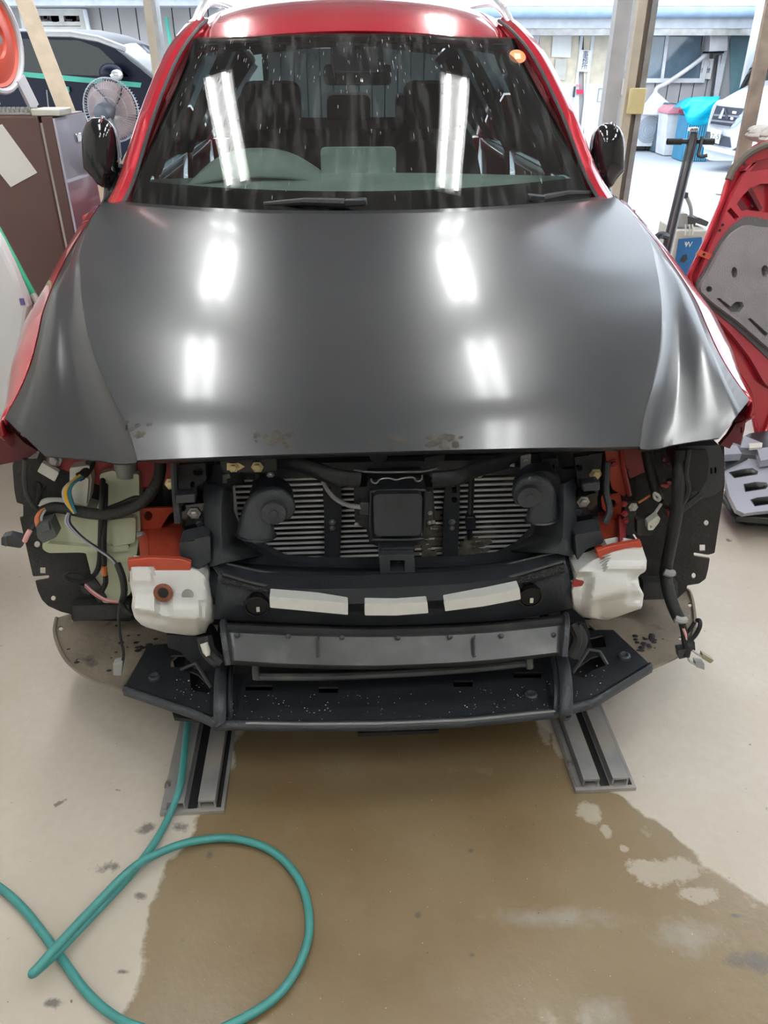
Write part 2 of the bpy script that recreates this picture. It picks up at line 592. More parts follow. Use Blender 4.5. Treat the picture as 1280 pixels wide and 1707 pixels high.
    stain = blobs([(WZ(178, 1446, 0), .035, .016), (WZ(246, 1382, 0), .022, .016), (WZ(300, 1380, 0), .03, .016), (WZ(350, 1424, 0), .012, .018), (WZ(86, 1674, 0), .018, .010), (WZ(236, 1493, 0), .016, .010), (WZ(205, 1620, 0), .02, .006), (WZ(1225, 1527, 0), .014, .006), (WZ(1262, 1603, 0), .07, .022), (WZ(698, 1525, 0), .008, .009), (WZ(785, 1362, 0), .007, .006), (WZ(785, 1418, 0), .008, .007), (WZ(786, 1592, 0), .009, .006), (WZ(1040, 1300, 0), .010, .008)], nzb, 3.4, .6)
    c = mix(mth('MULTIPLY', stain, .85), c, (.095, .085, .075))
    spots = rng(noise_(16, 3), 0.72, 0.755)                          # oil spots and grit
    c = mix(mth('MULTIPLY', spots, 0.75), c, (0.10, 0.085, 0.065))
    sp2 = rng(noise_(75, 2), 0.745, 0.77)
    c = mix(mth('MULTIPLY', sp2, 0.8), c, (0.08, 0.07, 0.06))
    glint = rng(noise_(170, 2, 0.5), 0.735, 0.76)  # glints painted into the floor colour as tiny pale specks
    c = mix(mth('MULTIPLY', glint, 0.5), c, (0.70, 0.66, 0.58))
    L(c, p.inputs['Base Color'])
    L(mth('ADD', mth('MULTIPLY', wet2, -0.30), 0.60), p.inputs['Roughness'])
    bp = N('ShaderNodeBump')
    bp.inputs['Strength'].default_value = 0.12
    bp.inputs['Distance'].default_value = 0.004
    L(noise_(70, 4), bp.inputs['Height'])
    L(bp.outputs[0], p.inputs['Normal'])
    return m

def structure(o):
    return tag(o, kind='structure')
XL, XR, YB, YF, ZC = -5.2, 5.2, -4.5, 8.2, 3.45
structure(MB().box(((XL+XR)/2, (YB+YF)/2, -0.05), (XR-XL, YF-YB, 0.1)).build('floor', floor_material(), smooth=0))
M['asphalt'] = mat('pale_concrete', (0.46, 0.48, 0.51), 0.85, var=0.06, scale=0.8, bump=0.15, bscale=30)  # one even pale tone for the outdoor concrete
M['lane'] = mat('white_lane_paint', (0.85, 0.85, 0.83), 0.7)
structure(MB().box((0, (YF+40)/2, -0.06), (60, 40-YF, 0.1)).add([], []).build('ground', M['asphalt'], smooth=0))
structure(MB().box((XL-8, 1.35, -0.06), (16, 13.7, 0.1)).box((XR+8, 1.35, -0.06), (16, 11.7, 0.1)).build('ground_sides', M['asphalt'], smooth=0))
M['ceiling'] = mat('dull_grey_steel_roof', (0.20, 0.195, 0.19), 0.7, var=0.15, scale=2)
M['wallpaint'] = mat('beige_wall_panel', (0.55, 0.525, 0.48), 0.7, var=0.1, scale=1.5)
structure(MB().prism([V((x, y, ZC)) for x, y in ((XL, YB), (XR, YB), (XR, 4.7), (2.5, 5.3), (1.45, 6.4), (1.25, YF), (XL, YF))], [], (0, 0, .1)).build('ceiling', M['ceiling'], smooth=0))
structure(MB().box(((XL+XR)/2, YB-0.05, ZC/2), (XR-XL, 0.1, ZC)).build('wall_back', M['wallpaint'], smooth=0))
structure(MB().box((-2.45, (YB+4.1)/2, ZC/2), (0.1, 4.1-YB, ZC)).build('wall_left', M['wallpaint'], smooth=0))
structure(MB().box((XR+0.05, (YB+4.4)/2, ZC/2), (0.1, 4.4-YB, ZC)).build('wall_right', M['wallpaint'], smooth=0))
structure(MB().box(((XL+1.25)/2, YF-0.1, ZC-0.22), (1.25-XL, 0.2, 0.44)).build('trim_1', M['steel'], smooth=0))
for k, yy in enumerate((10.45, 11.95)):
    structure(MB().box((4, yy, -0.006), (30, 0.13 if k else 0.05, 0.01)).build('ground_marking_%d' % (k + 1), M['lane'], smooth=0))

# ------------------------------------------------------------------ ceiling lamps: twin tubes in two rows
M['tube'] = mat('fluorescent_tube', (0.9, 0.9, 0.9), 0.4, emit=((0.98, 1.0, 0.99), TUBE_E))
M['lampbody'] = mat('white_lamp_body', (0.75, 0.75, 0.74), 0.5)
LAMPS = []
def ceiling_light(x, y, z, ln, label, group):
    t = thing('ceiling_light', label, 'light', (x, y, z), group)
    MB().box((x, y, z + 0.05), (0.22, ln + 0.06, 0.04)).build('lamp_body', M['lampbody'], t, smooth=0)
    MB().cyl((x, y, z + 0.07), (x, y, ZC), 0.01, n=8).build('hanger', M['steel'], t)
    for s in (-1, 1):
        MB().cyl((x + s*0.06, y - ln/2, z), (x + s*0.06, y + ln/2, z), 0.016, n=10).build('fluorescent_tube', M['tube'], t)
        for e in (-1, 1):
            MB().box((x + s*0.06, y + e*(ln/2 + 0.012), z + 0.012), (0.03, 0.022, 0.06)).build('lamp_socket', M['lampbody'], t, smooth=0)
    return t
LZ0 = 2.95
for xa, nm, ys in ((-1.02, 'above the brown refrigerator side', (-2.05, -.33, 1.63, 3.18, 4.85)), (.70, 'above the spare hood side', (-2.05, -.33, 1.63, 3.18, 4.85)), (2.5, 'along the open side wall', (-.33, 1.42, 3.05))):
    for j, yy in enumerate(ys):
        o_ = ceiling_light(xa - .061 * (yy - 2.5), yy, LZ0, 1.0, 'twin tube ceiling lamp %s, %s from the back wall' % (nm, ('first', 'second', 'third', 'fourth', 'fifth', 'sixth')[j]), 'twin tube ceiling lamps')
        o_.rotation_euler = (0, 0, CAR_YAW)

# ------------------------------------------------------------------ the car (all its parts in car coordinates)
car = thing('car', 'dark red SUV with an unpainted black hood and its front bumper removed', 'car')
car.location = CAR_O
car.rotation_euler = (0, 0, CAR_YAW)
OFF['car'] = V((0, 0, 0))
def pl(y, a=0.0, tilt=0.0):
    """upright plane at depth y, turned by a about the vertical at x=0 and leaned by tilt"""
    return V((0, y, 0)), V((math.sin(a), math.cos(a) * math.cos(tilt), math.sin(tilt)))
def plh(z):
    return V((0, 0, z)), V((0, 0, -1))
def plane3(a, b, c):
    n = (b - a).cross(c - a).normalized()
    if n.y < 0: n = -n
    return a, n
def on(pxs, P):
    return [onplane(x, y, *P) for x, y in pxs]
def plate(name, m, parent, pxs, P, th, holes=(), rc=0.0, bevel=0.0, smooth=40):
    o = on(pxs, P)
    if rc: o = rounded(o, rc)
    return MB().prism(o, [on(h, P) for h in holes], P[1] * th).build(name, m, parent, smooth=smooth, bevel=bevel)
def px_tube(name, m, parent, pts, r, n=8, k=5):
    """pts: (px, py, depth)"""
    return MB().tube(catmull([LY(*p) for p in pts], k), r, n).build(name, m, parent)
def bolt(parent, p, r=0.008, axis=(0, -1, 0), m=None, name='bolt'):
    mb = MB().lathe([(r*1.5, 0), (r*1.5, r*0.3), (r, r*0.3), (r, r*1.0), (r*0.7, r*1.15)], p, axis, 6)
    return mb.build(name, m or M['steel'], parent, smooth=25)

# hood: five long curves each side, lofted
Cc = [(0.0, V((0, .036, .905))), (.1, V((0, .15, .953))), (.25, V((0, .317, 1.0))), (.45, V((0, .54, 1.048))), (.7, V((0, .82, 1.098))), (1.0, V((0, 1.16, 1.15)))]
Kk = [(0.0, V((.482, .052, .893))), (.06, V((.510, .125, .926))), (.13, V((.556, .215, .955))), (.23, V((.615, .345, .990))), (.33, V((.664, .48, 1.022))),
      (.44, V((.708, .62, 1.047))), (.54, V((.745, .76, 1.072))), (.65, V((.782, .91, 1.094))), (.85, V((.812, 1.18, 1.135))), (1.0, V((.815, 1.375, 1.155)))]
Rr = [(0.0, V((.568, .088, .876))), (.06, V((.600, .170, .903))), (.15, V((.650, .290, .945))), (.25, V((.693, .42, .982))), (.36, V((.735, .55, 1.016))),
      (.47, V((.770, .69, 1.043))), (.58, V((.795, .82, 1.066))), (.75, V((.818, 1.04, 1.102))), (1.0, V((.826, 1.38, 1.150)))]
Oo = [(0.0, V((.790, .240, .905))), (.07, V((.778, .31, .932))), (.16, V((.776, .40, .962))), (.26, V((.785, .50, .992))), (.38, V((.805, .62, 1.016))),
      (.55, V((.826, .80, 1.043))), (.75, V((.838, 1.05, 1.087))), (1.0, V((.838, 1.385, 1.142)))]
Ff = [(0.0, V((.680, .124, .866))), (.15, V((.722, .335, .958))), (.3, V((.748, .50, 1.003))), (.5, V((.795, .74, 1.049))), (1.0, V((.833, 1.383, 1.147)))]
def hood_row(t):
    C, K, Rg, O, F = (hermite(k, t) for k in (Cc, Kk, Rr, Oo, Ff))
    half = []
    for i in range(13):
        s = i / 12
        half.append(V((K.x * s, lerp(C.y, K.y, s**2.2), lerp(C.z, K.z, s**2.4))))
    step = 0.0055 * (1 - 0.6 * t)
    d = Rg - K
    half.append(K + d * 0.05 + V((0, 0, -step)))
    half.append(K + d * 0.30 + V((0, 0, -step * 1.35)))
    half.append(K + d * 0.60 + V((0, 0, -step * 1.1)))
    half.append(K + d * 0.85 + V((0, 0, -step * 0.2)))
    half.append(Rg + V((0, 0, 0.001)))
    for i in (1, 2, 3, 4):
        s = i / 4
        half.append(Rg * (1-s)*(1-s*2) * 1 + F * 4*s*(1-s) + O * s*(2*s-1) if False else (Rg.lerp(F, s*2) if s <= .5 else F.lerp(O, s*2-1)) + V((0, 0, 0.006 * math.sin(PI*s) * (1-t))))
    return half
rows = []
NT = 40
for i in range(NT + 1):
    h = hood_row((i / NT) ** 1.15)
    rows.append([V((-p.x, p.y, p.z)) for p in h[:0:-1]] + h)
fl = [p + V((0, 0.006, -0.012 if abs(p.x) < .48 else -.006)) for p in rows[0]]
hood = MB().grid([fl] + rows).build('hood', M['ecoat'], car, smooth=32, solid=0.006, soff=-1)
tag(hood, 'unpainted black primer hood with a raised centre panel')
# grime smudges along the front edge of the hood: thin irregular patches lying on the surface
from mathutils.bvhtree import BVHTree
hv, hf = [v.co.copy() for v in hood.data.vertices], [tuple(p.vertices) for p in hood.data.polygons]
HB = BVHTree.FromPolygons(hv, hf)
for cx, n in ((455, 16), (735, 15), (655, 5), (222, 6)):
    mb = MB()
    for k in range(n):
        px, py = cx + random.gauss(0, 22), (735 if cx > 300 else 716) + random.uniform(-12, 12)
        hit = HB.ray_cast(E_L, lray(px, py).normalized())
        if hit[0] is None: continue
        p, nn = hit[0], hit[1]
        if nn.dot(E_L - p) < 0: nn = -nn
        a1 = nn.cross(V((0, 1, 0))).normalized(); a2 = nn.cross(a1)
        r0 = random.uniform(.004, .011)
        mb.prism([p + nn * .0003 + a1 * (r0 * random.uniform(.6, 1.3) * math.cos(2*PI*i/11)) + a2 * (r0 * random.uniform(.5, 1.1) * math.sin(2*PI*i/11)) for i in range(11)], [], nn * -.0002)
    tag(mb.build('grime', M['grime'], car, smooth=0), kind='stuff')

# fenders
for s in (-1, 1):
    rr = []
    for i in range(26):
        t = i / 25
        O = hermite(Oo, t)
        out = interp([(0, .803), (.08, .822), (.2, .858), (.4, .888), (1, .910)], t)
        zt = O.z - 0.004
        lo = interp([(0, .865), (.06, .82), (.14, .76), (.3, .72), (.5, .735), (.8, .70), (.92, .45), (1, .30)], t)
        x0 = O.x + 0.005
        k = interp([(0, .25), (.15, .8), (.3, 1), (1, 1)], t)
        prof = [(x0 - .004, zt - .012), (x0, zt), (lerp(x0, out, .35), zt - .010*k), (lerp(x0, out, .7), zt - .034*k), (lerp(x0, out, .93), zt - .075*k), (out, zt - .13*k), (out - .002, lerp(zt - .13*k, lo, .5)), (out + .01, lo)]
        rr.append([V((s * x, O.y, z)) for x, z in prof])
    f = MB().grid(rr).build('fender', M['red'], car, smooth=50, solid=0.004, soff=0)
    # front flange of the fender, inside the headlight gap
    fo = [(4, 700), (40, 738), (62, 752), (50, 762), (24, 770), (0, 775), (-14, 740)] if s < 0 else [(1246, 676), (1241, 716), (1234, 742), (1222, 738), (1216, 748), (1200, 742), (1214, 726)]
    fh = [[(10, 735), (16, 735), (16, 739), (10, 739)]] if s < 0 else [[(1234, 712), (1237, 712), (1237, 722), (1234, 722)]]
    yv = .34
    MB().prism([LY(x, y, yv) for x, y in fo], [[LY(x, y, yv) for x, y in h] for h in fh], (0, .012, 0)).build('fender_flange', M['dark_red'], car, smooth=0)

# windshield
def ws_pt(u, v):
    """u -1..1 across, v 0..1 up"""
    b = V((.742 * u, 1.195 + .165 * u*u, 1.120 + .02 * u*u))
    t = V((.580 * u, 1.865 + .09 * u*u, 1.612 - .010 * u*u))
    p = b.lerp(t, v)
    bow = .022 * math.sin(PI * v)
    return p + V((0, -.6 * bow, .8 * bow))
def ws_sheet(us, vs, d=0.0):
    return [[ws_pt(u, v) + V((0, .6*d, -.8*d)) for u in us] for v in vs]
lin = lambda a, b, n: [a + (b - a) * i / n for i in range(n + 1)]
ws = MB().grid(ws_sheet(lin(-1, 1, 24), lin(0, 1, 14))).build('windshield', M['wsglass'], car, smooth=80)
tag(ws, 'wet tinted windshield')
mb = MB().grid(ws_sheet(lin(-1, 1, 24), lin(0, .13, 3), .006))
mb.grid(ws_sheet(lin(-1, 1, 24), lin(.955, 1, 2), .006))
for s in (-1, 1):
    mb.grid(ws_sheet(lin(s * .945, s, 2), lin(.12, .955, 10), .006))
mb.build('glass_border', M['frit'], ws, smooth=80, weld=False)
# rain drops and run marks on the glass
mb = MB()
for k in range(170):
    u, v = random.uniform(-.93, .93), random.choice((random.uniform(.6, .99), random.uniform(.05, .95)))
    p, q = ws_pt(u, v), ws_pt(u, max(0, v - .01 - random.random() * .02))
    d = (q - p).normalized()
    n = V((0, -.6, .8))
    r = random.uniform(.0007, .0014)
    mb.tube([p + n*.001, p.lerp(q, .5) + n*.002, q + n*.001], [r*.4, r, r*.6], 5)
M['drops'] = mat('water_drops', (0.75, 0.78, 0.78), 0.05, trans=0.6, spec=0.8)
tag(mb.build('rain_drops', M['drops'], ws), kind='stuff')
# inspection sticker inside the glass
def on_ws(px, py):
    best = min(((ws_pt(u, v) - E_L).normalized().dot(lray(px, py).normalized()), u, v) for u in [0] for v in [0])
    bd, bu, bv = -2, 0, 0
    for i in range(-60, 61):
        for j in range(61):
            dd = (ws_pt(i/60, j/60) - E_L).normalized().dot(lray(px, py).normalized())
            if dd > bd: bd, bu, bv = dd, i/60, j/60
    return bu, bv
su, sv = on_ws(861, 97)
c = ws_pt(su, sv) + V((0, -.6, .8)) * .002
nrm = V((0.05, -.6, .8)).normalized()
ax = V((1, 0, 0)); ay = nrm.cross(ax).normalized()
st = MB().prism([c + ax * .030 * math.cos(2*PI*i/24) + ay * .034 * math.sin(2*PI*i/24) for i in range(24)], [], nrm * .001).build('inspection_sticker', M['orange'], ws, smooth=0)
tag(st, 'round orange inspection sticker with a pale square')
MB().prism([c + ax * x + ay * y + nrm * .0012 for x, y in rect(-.011, -.014, .011, .014)], [], nrm * .0006).build('sticker_square', mat('pale_orange', (.85, .55, .38), .6), st, smooth=0)

# pillars, roof, roof rails
for s in (-1, 1):
    path = [V((s*.800, 1.315, 1.12)), V((s*.762, 1.44, 1.205)), V((s*.705, 1.60, 1.375)), V((s*.645, 1.80, 1.53)), V((s*.597, 1.975, 1.615)), V((s*.575, 2.15, 1.655))]
    sm = catmull(path, 5)
    inn = []
    rws = []
    for p in sm:
        rws.append([p + V((-s*.028, -.010, .004)), p + V((-s*.012, -.004, .020)), p + V((s*.014, .012, .018)), p + V((s*.034, .05, .0)), p + V((s*.036, .09, -.02)), p + V((s*.010, .10, -.03)), p + V((-s*.03, .03, -.025))])
    mb = MB().grid([r + [r[0]] for r in rws])
    mb.build('windshield_pillar', M['red'], car, smooth=45)
    MB().tube([p + V((-s*.030, -.008, .004)) for p in sm], .006, 6).build('pillar_trim', M['rubber'], car)
rws = []
for i in range(22):
    t = i / 21
    y = lerp(1.872, 4.05, t)
    zc = hermite([(1.872, 1.620), (2.0, 1.680), (2.3, 1.740), (2.8, 1.770), (3.4, 1.750), (4.05, 1.67)], y)
    r = []
    for k in range(-12, 13):
        u = k / 12
        wd = interp([(1.872, .575), (2.2, .565), (3.4, .55), (4.05, .50)], y)
        yy = y + (.085 * u*u if i == 0 else .085*u*u*(1-t))
        r.append(V((wd * u, yy, zc - .042 * u*u - .02 * u**6)))
    rws.append(r)
MB().grid([[p + V((0, .01, -.02)) for p in rws[0]]] + rws).build('roof', M['red'], car, smooth=50, solid=.01)
for s in (-1, 1):
    path = [V((s*.585, 2.02, 1.60)), V((s*.575, 2.10, 1.66)), V((s*.568, 2.25, 1.705)), V((s*.562, 2.5, 1.735)), V((s*.55, 3.2, 1.74)), V((s*.53, 3.7, 1.69)), V((s*.525, 3.8, 1.63))]
    rl = MB().tube(catmull(path, 5), .018, 10, flat=.8).build('roof_rail', M['silver'], car)
    MB().tube([V((s*.600, 1.99, 1.612)), V((s*.588, 2.2, 1.662)), V((s*.575, 3.0, 1.672)), V((s*.545, 3.9, 1.61))], .012, 6).build('roof_gutter', M['silver'], car)
# body sides, doors, side glass, tailgate, wheels
for s in (-1, 1):
    def side(y, z):
        return V((s * (.915 - .03 * max(0, (z - .8) / .35)**2 - .02 * max(0, (.5 - z) / .3)), y, z))
    for nm, ya, yb in (('door', 1.40, 2.42), ('door', 2.43, 3.35), ('rear_quarter', 3.36, 4.50)):
        d = MB().grid([[side(lerp(ya, yb, i/6) - (.14 if (ya == 1.40 and False) else 0), z) for z in (.26, .4, .55, .7, .85, 1.0, 1.10)] for i in range(7)]).build(nm, M['red'], car, smooth=50, solid=.03, soff=0)
        if nm == 'door':
            MB().bar(side(yb - .25, .93) + V((s*.03, 0, 0)), side(yb - .06, .94) + V((s*.03, 0, 0)), .02, .025).build('door_handle', M['red'], d)
    g0 = lambda y: V((s*.885, y, 1.105))
    def g1(y):
        return V((s * interp([(1.46, .80), (2.15, .60), (3.4, .585), (4.2, .56)], y), y + .03, interp([(1.44, 1.12), (1.6, 1.30), (1.85, 1.50), (2.15, 1.60), (2.8, 1.635), (3.5, 1.60), (4.2, 1.50)], y)))
    for ya, yb in ((1.50, 2.38), (2.50, 3.30), (3.40, 4.05)):
        MB().grid([[g0(y), g0(y).lerp(g1(y), .5) + V((s*.012, 0, 0)), g1(y)] for y in lin(ya, yb, 8)]).build('side_window', M['sideglass'] if ya < 2 else M['privacy'], car, smooth=60)
    for y in (2.43, 3.35, 4.12):
        MB().bar(g0(y), g1(y), .13 if y < 4 else .3, .05, up=(1, 0, 0)).build('side_pillar', M['blackgloss'], car)
    MB().tube([g1(y) + V((s*.008, 0, .006)) for y in lin(2.05, 4.1, 16)], .03, 8).build('roof_side', M['red'], car)
    MB().tube([g0(y) + V((0, 0, -.004)) for y in lin(1.45, 4.15, 10)], .012, 6).build('window_moulding', M['chrome'], car)
    for yw in (.86, 3.56):
        wh = MB().lathe([(.20, -.11), (.33, -.11), (.355, -.08), (.355, .08), (.33, .11), (.20, .11)], (s*.79, yw, .355), (1, 0, 0), 32).build('wheel', M['rubber'], car)
        mb = MB().lathe([(.20, .085), (.205, .105), (.19, .10)], (s*.79, yw, .355), (s, 0, 0), 28).lathe([(.05, .06), (.05, .10)], (s*.79, yw, .355), (s, 0, 0), 12)
        for k in range(5):
            a = 2*PI*k/5
            mb.bar((s*.875, yw, .355), (s*.875, yw + .19*math.cos(a), .355 + .19*math.sin(a)), .05, .02, up=(1, 0, 0))
        mb.build('wheel_rim', M['silver'], wh)
MB().grid([[V((x, lerp(4.52, 4.40, t) - .06*abs(x), lerp(.35, 1.08, t))) for x in lin(-.88, .88, 8)] for t in lin(0, 1, 4)]).build('tailgate', M['red'], car, smooth=60, solid=.03)
MB().grid([[V((lerp(.86, .60, t)*u, lerp(4.38, 4.12, t) - .06*abs(u), lerp(1.09, 1.58, t))) for u in lin(-1, 1, 8)] for t in lin(0, 1, 4)]).build('rear_window', M['privacy'], car, smooth=60)
MB().box((0, 2.9, .28), (1.66, 3.2, .06)).build('floor_pan', M['interior'], car, smooth=0)
MB().grid([[V((.54*u, y, hermite([(1.9, 1.575), (2.3, 1.65), (2.8, 1.665), (3.4, 1.65), (4.05, 1.58)], y) - .04*u*u)) for u in lin(-1, 1, 8)] for y in lin(1.95, 4.0, 10)]).build('headliner', M['headliner'], car, smooth=60)

# cabin
da = MB().grid([[V((x, y, z + .010 * math.cos(x * 3))) for x in lin(-.74, .74, 20)] for y, z in ((1.40, 1.135), (1.55, 1.165), (1.72, 1.175), (1.80, 1.12), (1.82, .85))]).build('dashboard', M['dash'], car, smooth=60, solid=.02)
mb = MB()
rws = []
for y, k in ((1.60, .3), (1.68, .9), (1.76, 1.0), (1.82, .85)):
    rws.append([V((-.36 + .24*u, y, 1.165 + .10 * k * max(0, 1 - abs(u)**2.4))) for u in lin(-1, 1, 14)])
mb.grid(rws).build('instrument_hood', M['dash'], da, smooth=60, solid=.012)
MB().prism(rounded([V((x, 1.74, z)) for x, z in rect(-.14, 1.17, .13, 1.265)], .02), [], (0, .015, .002)).build('display', M['dash'], da, smooth=30)
sw = MB().tube([V((-.36 + .185*math.cos(2*PI*i/28), 1.93 + .07*math.sin(2*PI*i/28), 1.03 + .165*math.sin(2*PI*i/28))) for i in range(28)], .015, 8, closed=True)
sw.ball((-.36, 1.93, 1.02), .06, (1, .5, .9)).bar((-.53, 1.93, 1.03), (-.19, 1.93, 1.03), .03, .02)
sw.build('steering_wheel', M['interior'], car)
for x in (-.36, .36):
    st = MB().prism(rounded([V((x + a, 2.50, z)) for a, z in ((-.24, .60), (.24, .60), (.25, .95), (.18, 1.22), (-.18, 1.22), (-.25, .95))], .07), [], (0, .14, .05)).build('seat', M['seat'], car, bevel=.02)
    MB().prism(rounded([V((x + a, 2.58, z)) for a, z in rect(-.13, 1.26, .13, 1.44)], .05), [], (0, .09, .01)).build('headrest', M['seat'], st, bevel=.015)
    MB().box((x, 2.28, .60), (.50, .52, .16)).build('seat_cushion', M['seat'], st, bevel=.03)
rs = MB().prism(rounded([V((a, 3.40, z)) for a, z in rect(-.66, .60, .66, 1.20)], .08), [], (0, .14, .05)).build('rear_seat', M['seat'], car, bevel=.02)
for x in (-.38, 0, .38):
    MB().prism(rounded([V((x + a, 3.50, z)) for a, z in rect(-.12, 1.22, .12, 1.36)], .04), [], (0, .08, .01)).build('headrest', M['seat'], rs, bevel=.015)
rm = MB().prism(rounded([V((.0 + a, 1.86, z)) for a, z in rect(-.12, 1.455, .12, 1.52)], .02), [], (0, .03, 0)).build('rear_view_mirror', M['blackgloss'], car)
MB().cyl((0, 1.86, 1.51), (0, 1.83, 1.58), .012).build('mirror_stem', M['plastic'], rm)
MB().prism([V((a, y, 0)) for a, y in ()] or [ws_pt(u, v) + V((0, .012, -.016)) for u, v in ((-.13, .78), (.13, .78), (.16, .95), (-.16, .95))], [], (0, .03, -.04)).build('sensor_housing', M['plastic'], car, bevel=.006)
for x0 in (-.42, .38):
    MB().prism(rounded([V((x0 + a, 1.98 + b, 1.585 + .1*b)) for a, b in rect(-.17, -.05, .17, .09)], .02), [], (0, 0, -.012)).build('sun_visor', M['headliner'], car)

# door mirrors
for s, (cx, cy), yv in ((-1, (168, 255), 1.62), (1, (1012, 262), 1.62)):
    c = LY(cx, cy, yv)
    prof = []
    mb = MB()
    rws = []
    for i in range(9):
        t = i / 8
        sc = [.55, .86, .97, 1.0, .98, .93, .86, .78, .70][i]
        ring = []
        for k in range(18):
            a = 2*PI*k/18
            x, z = .058 * math.copysign(abs(math.cos(a))**.75, math.cos(a)), .108 * math.copysign(abs(math.sin(a))**.8, math.sin(a))
            sk = -s * .012 * (z / .1) - (s * .02 if z < -.05 else 0)
            ring.append(c + V((x * sc + sk, -.055 + .12 * t, z * sc)))
        rws.append(ring + [ring[0]])
    mb.grid(rws)
    n0 = len(mb.v)
    mb.f.append(tuple(range(18)))
    hm = mb.build('door_mirror', M['blackgloss'], car, weld=True, smooth=50)
    MB().prism([p + V((0, .002, 0)) for p in rws[-1][:-1]], [], (0, .004, 0)).build('mirror_glass', M['chrome'], hm, smooth=0)
    MB().tube([r[i2] + V((0, 0, .001)) for r in rws[1:-1] for i2 in (4,)], .004, 6).build('mirror_trim', M['chrome'], hm)
    MB().tube([p for p in rws[6][:-1]], .004, 6, closed=True).build('mirror_rim', M['silver'], hm)
    MB().bar(c + V((-s*.03, .0, -.10)), V((s*.86, yv - .02, 1.09)), .06, .05).build('mirror_arm', M['blackgloss'], hm, bevel=.008)

# cowl and wipers
MB().grid([[V((.80*u, 1.17 + .20*u*u + dy, 1.128 + dz)) for u in lin(-1, 1, 16)] for dy, dz in ((0, -.02), (.05, .0), (.10, .005))]).build('cowl', M['plastic'], car, smooth=60)
for (ax_, ay_), (bx, by), piv in (((440, 341), (575, 338), 595), ((985, 322), (905, 331), 893)):
    y0 = 1.215 if piv < 700 else 1.33
    a, b = LY(ax_, ay_, y0 + (.05 if piv < 700 else .06)), LY(bx, by, y0)
    wp = MB().tube([a, a.lerp(b, .5) + V((0, 0, .006)), b], [.008, .011, .013], 8).build('wiper', M['rubber'], car)
    c = LY(piv, by - 1, y0 - .01)
    MB().bar(b, c + (c - b).normalized() * .03, .026, .022).build('wiper_arm', M['plastic'], wp, bevel=.005)
    MB().tube([a + V((0, .01, -.01)), b + V((0, .01, -.012))], .006, 6).build('wiper_blade', M['rubber'], wp)

# ------------------------------------------------------------------ car front end, laid open
# added dark plate for the engine bay's shade and the inner wheel houses
plate('bay_shade_plate', M['void'], car, [(190, 735), (1085, 725), (1085, 1040), (190, 1045)], pl(.62), .02)
for s, o in ((-1, [(20, 730), (300, 735), (300, 800), (240, 812), (178, 815), (128, 792), (55, 762)]), (1, [(1082, 735), (1138, 735), (1130, 770), (1122, 800), (1112, 815), (1095, 808), (1086, 770)])):
    P = pl(.365)
    hs = [ell(137, 787, 8, 9), ell(122, 776, 3)] if s < 0 else [ell(1117, 804, 5, 4), ell(1107, 767, 2.5), ell(1114, 760, 2), ell(1115, 773, 2)]
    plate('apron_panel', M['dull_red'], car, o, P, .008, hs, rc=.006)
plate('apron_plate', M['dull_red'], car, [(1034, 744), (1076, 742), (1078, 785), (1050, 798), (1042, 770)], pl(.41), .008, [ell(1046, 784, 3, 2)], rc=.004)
# radiator core support: the frame right round the condenser
cs = plate('radiator_support', M['plastic'], car, [(262, 752), (1040, 744), (1010, 1010), (300, 1016)], pl(.40), .03)
# condenser pack: dark fins between bright flat tubes
cond = plate('condenser', M['fins'], car, [(372, 785), (905, 780), (905, 955), (372, 958)], pl(.365), .022)
p0, p1 = LY(376, 792, .345), LY(902, 936, .345)
tm = None
NTUBE = 20
for k in range(NTUBE):
    z = lerp(p0.z + .012, p1.z + .004, k / (NTUBE - 1))
    if tm is None:
        tm = MB().cyl((p0.x, .349, z), (p1.x, .349, z), .0034, n=8).build('condenser_tube', M['alu'], cond)
        z0 = z
    else:
        dup(tm, cond, (0, 0, z - z0))
for x in (p0.x + .004, p1.x - .004):
    MB().cyl((x, .35, p0.z + .02), (x, .35, p1.z), .014, n=12).build('condenser_header', M['alu'], cond)
mb = MB()
for (x0, y0, x1, y1), n in (((694, 852, 735, 932), 90), ((762, 897, 815, 934), 70)):
    for k in range(n):
        c = LY(random.uniform(x0, x1), random.uniform(y0, y1), .346)
        mb.box(c, (random.uniform(.01, .024), .002, random.uniform(.006, .011)))
tag(mb.build('beige_flecks', M['flecks'], cond, smooth=0), kind='stuff')
# upright stays in front of the condenser
for o, hs in (([(537, 798), (568, 796), (570, 850), (566, 936), (541, 937), (540, 850)], [ell(549, 815, 3, 4), ell(551, 868, 3)]), ([(745, 797), (767, 795), (766, 850), (763, 935), (738, 936), (740, 850)], [(rect(753, 806, 761, 822)), ell(757, 833, 5)])):
    b = plate('stay', M['plastic_grey'], car, o, pl(.315), .018, hs, rc=.003, bevel=.002)
    bolt(b, LY(sum(q[0] for q in o)/6, 870, .314), .006)
    bolt(b, LY(sum(q[0] for q in o)/6, 880, .314), .005)
px_tube('temperature_probe', M['plastic'], car, [(786, 796, .31), (784, 850, .30), (782, 858, .30), (783, 898, .31)], .007)
plate('probe_body', M['plastic'], car, rect(777, 862, 793, 884), pl(.285), .02, bevel=.003)

# front shroud with its big opening
opening = [(386, 812), (402, 800), (440, 797), (640, 794), (880, 790), (893, 798), (895, 850), (888, 888), (862, 914), (830, 929), (770, 936), (640, 940), (520, 938), (475, 934), (440, 915), (400, 893), (388, 860)]
SH = pl(.27)
sh = plate('front_shroud', M['plastic_grey'], car, [(318, 806), (352, 800), (356, 775), (930, 765), (938, 790), (1000, 790), (985, 930), (955, 968), (350, 968), (330, 945)], SH, .025, [opening], rc=.006)
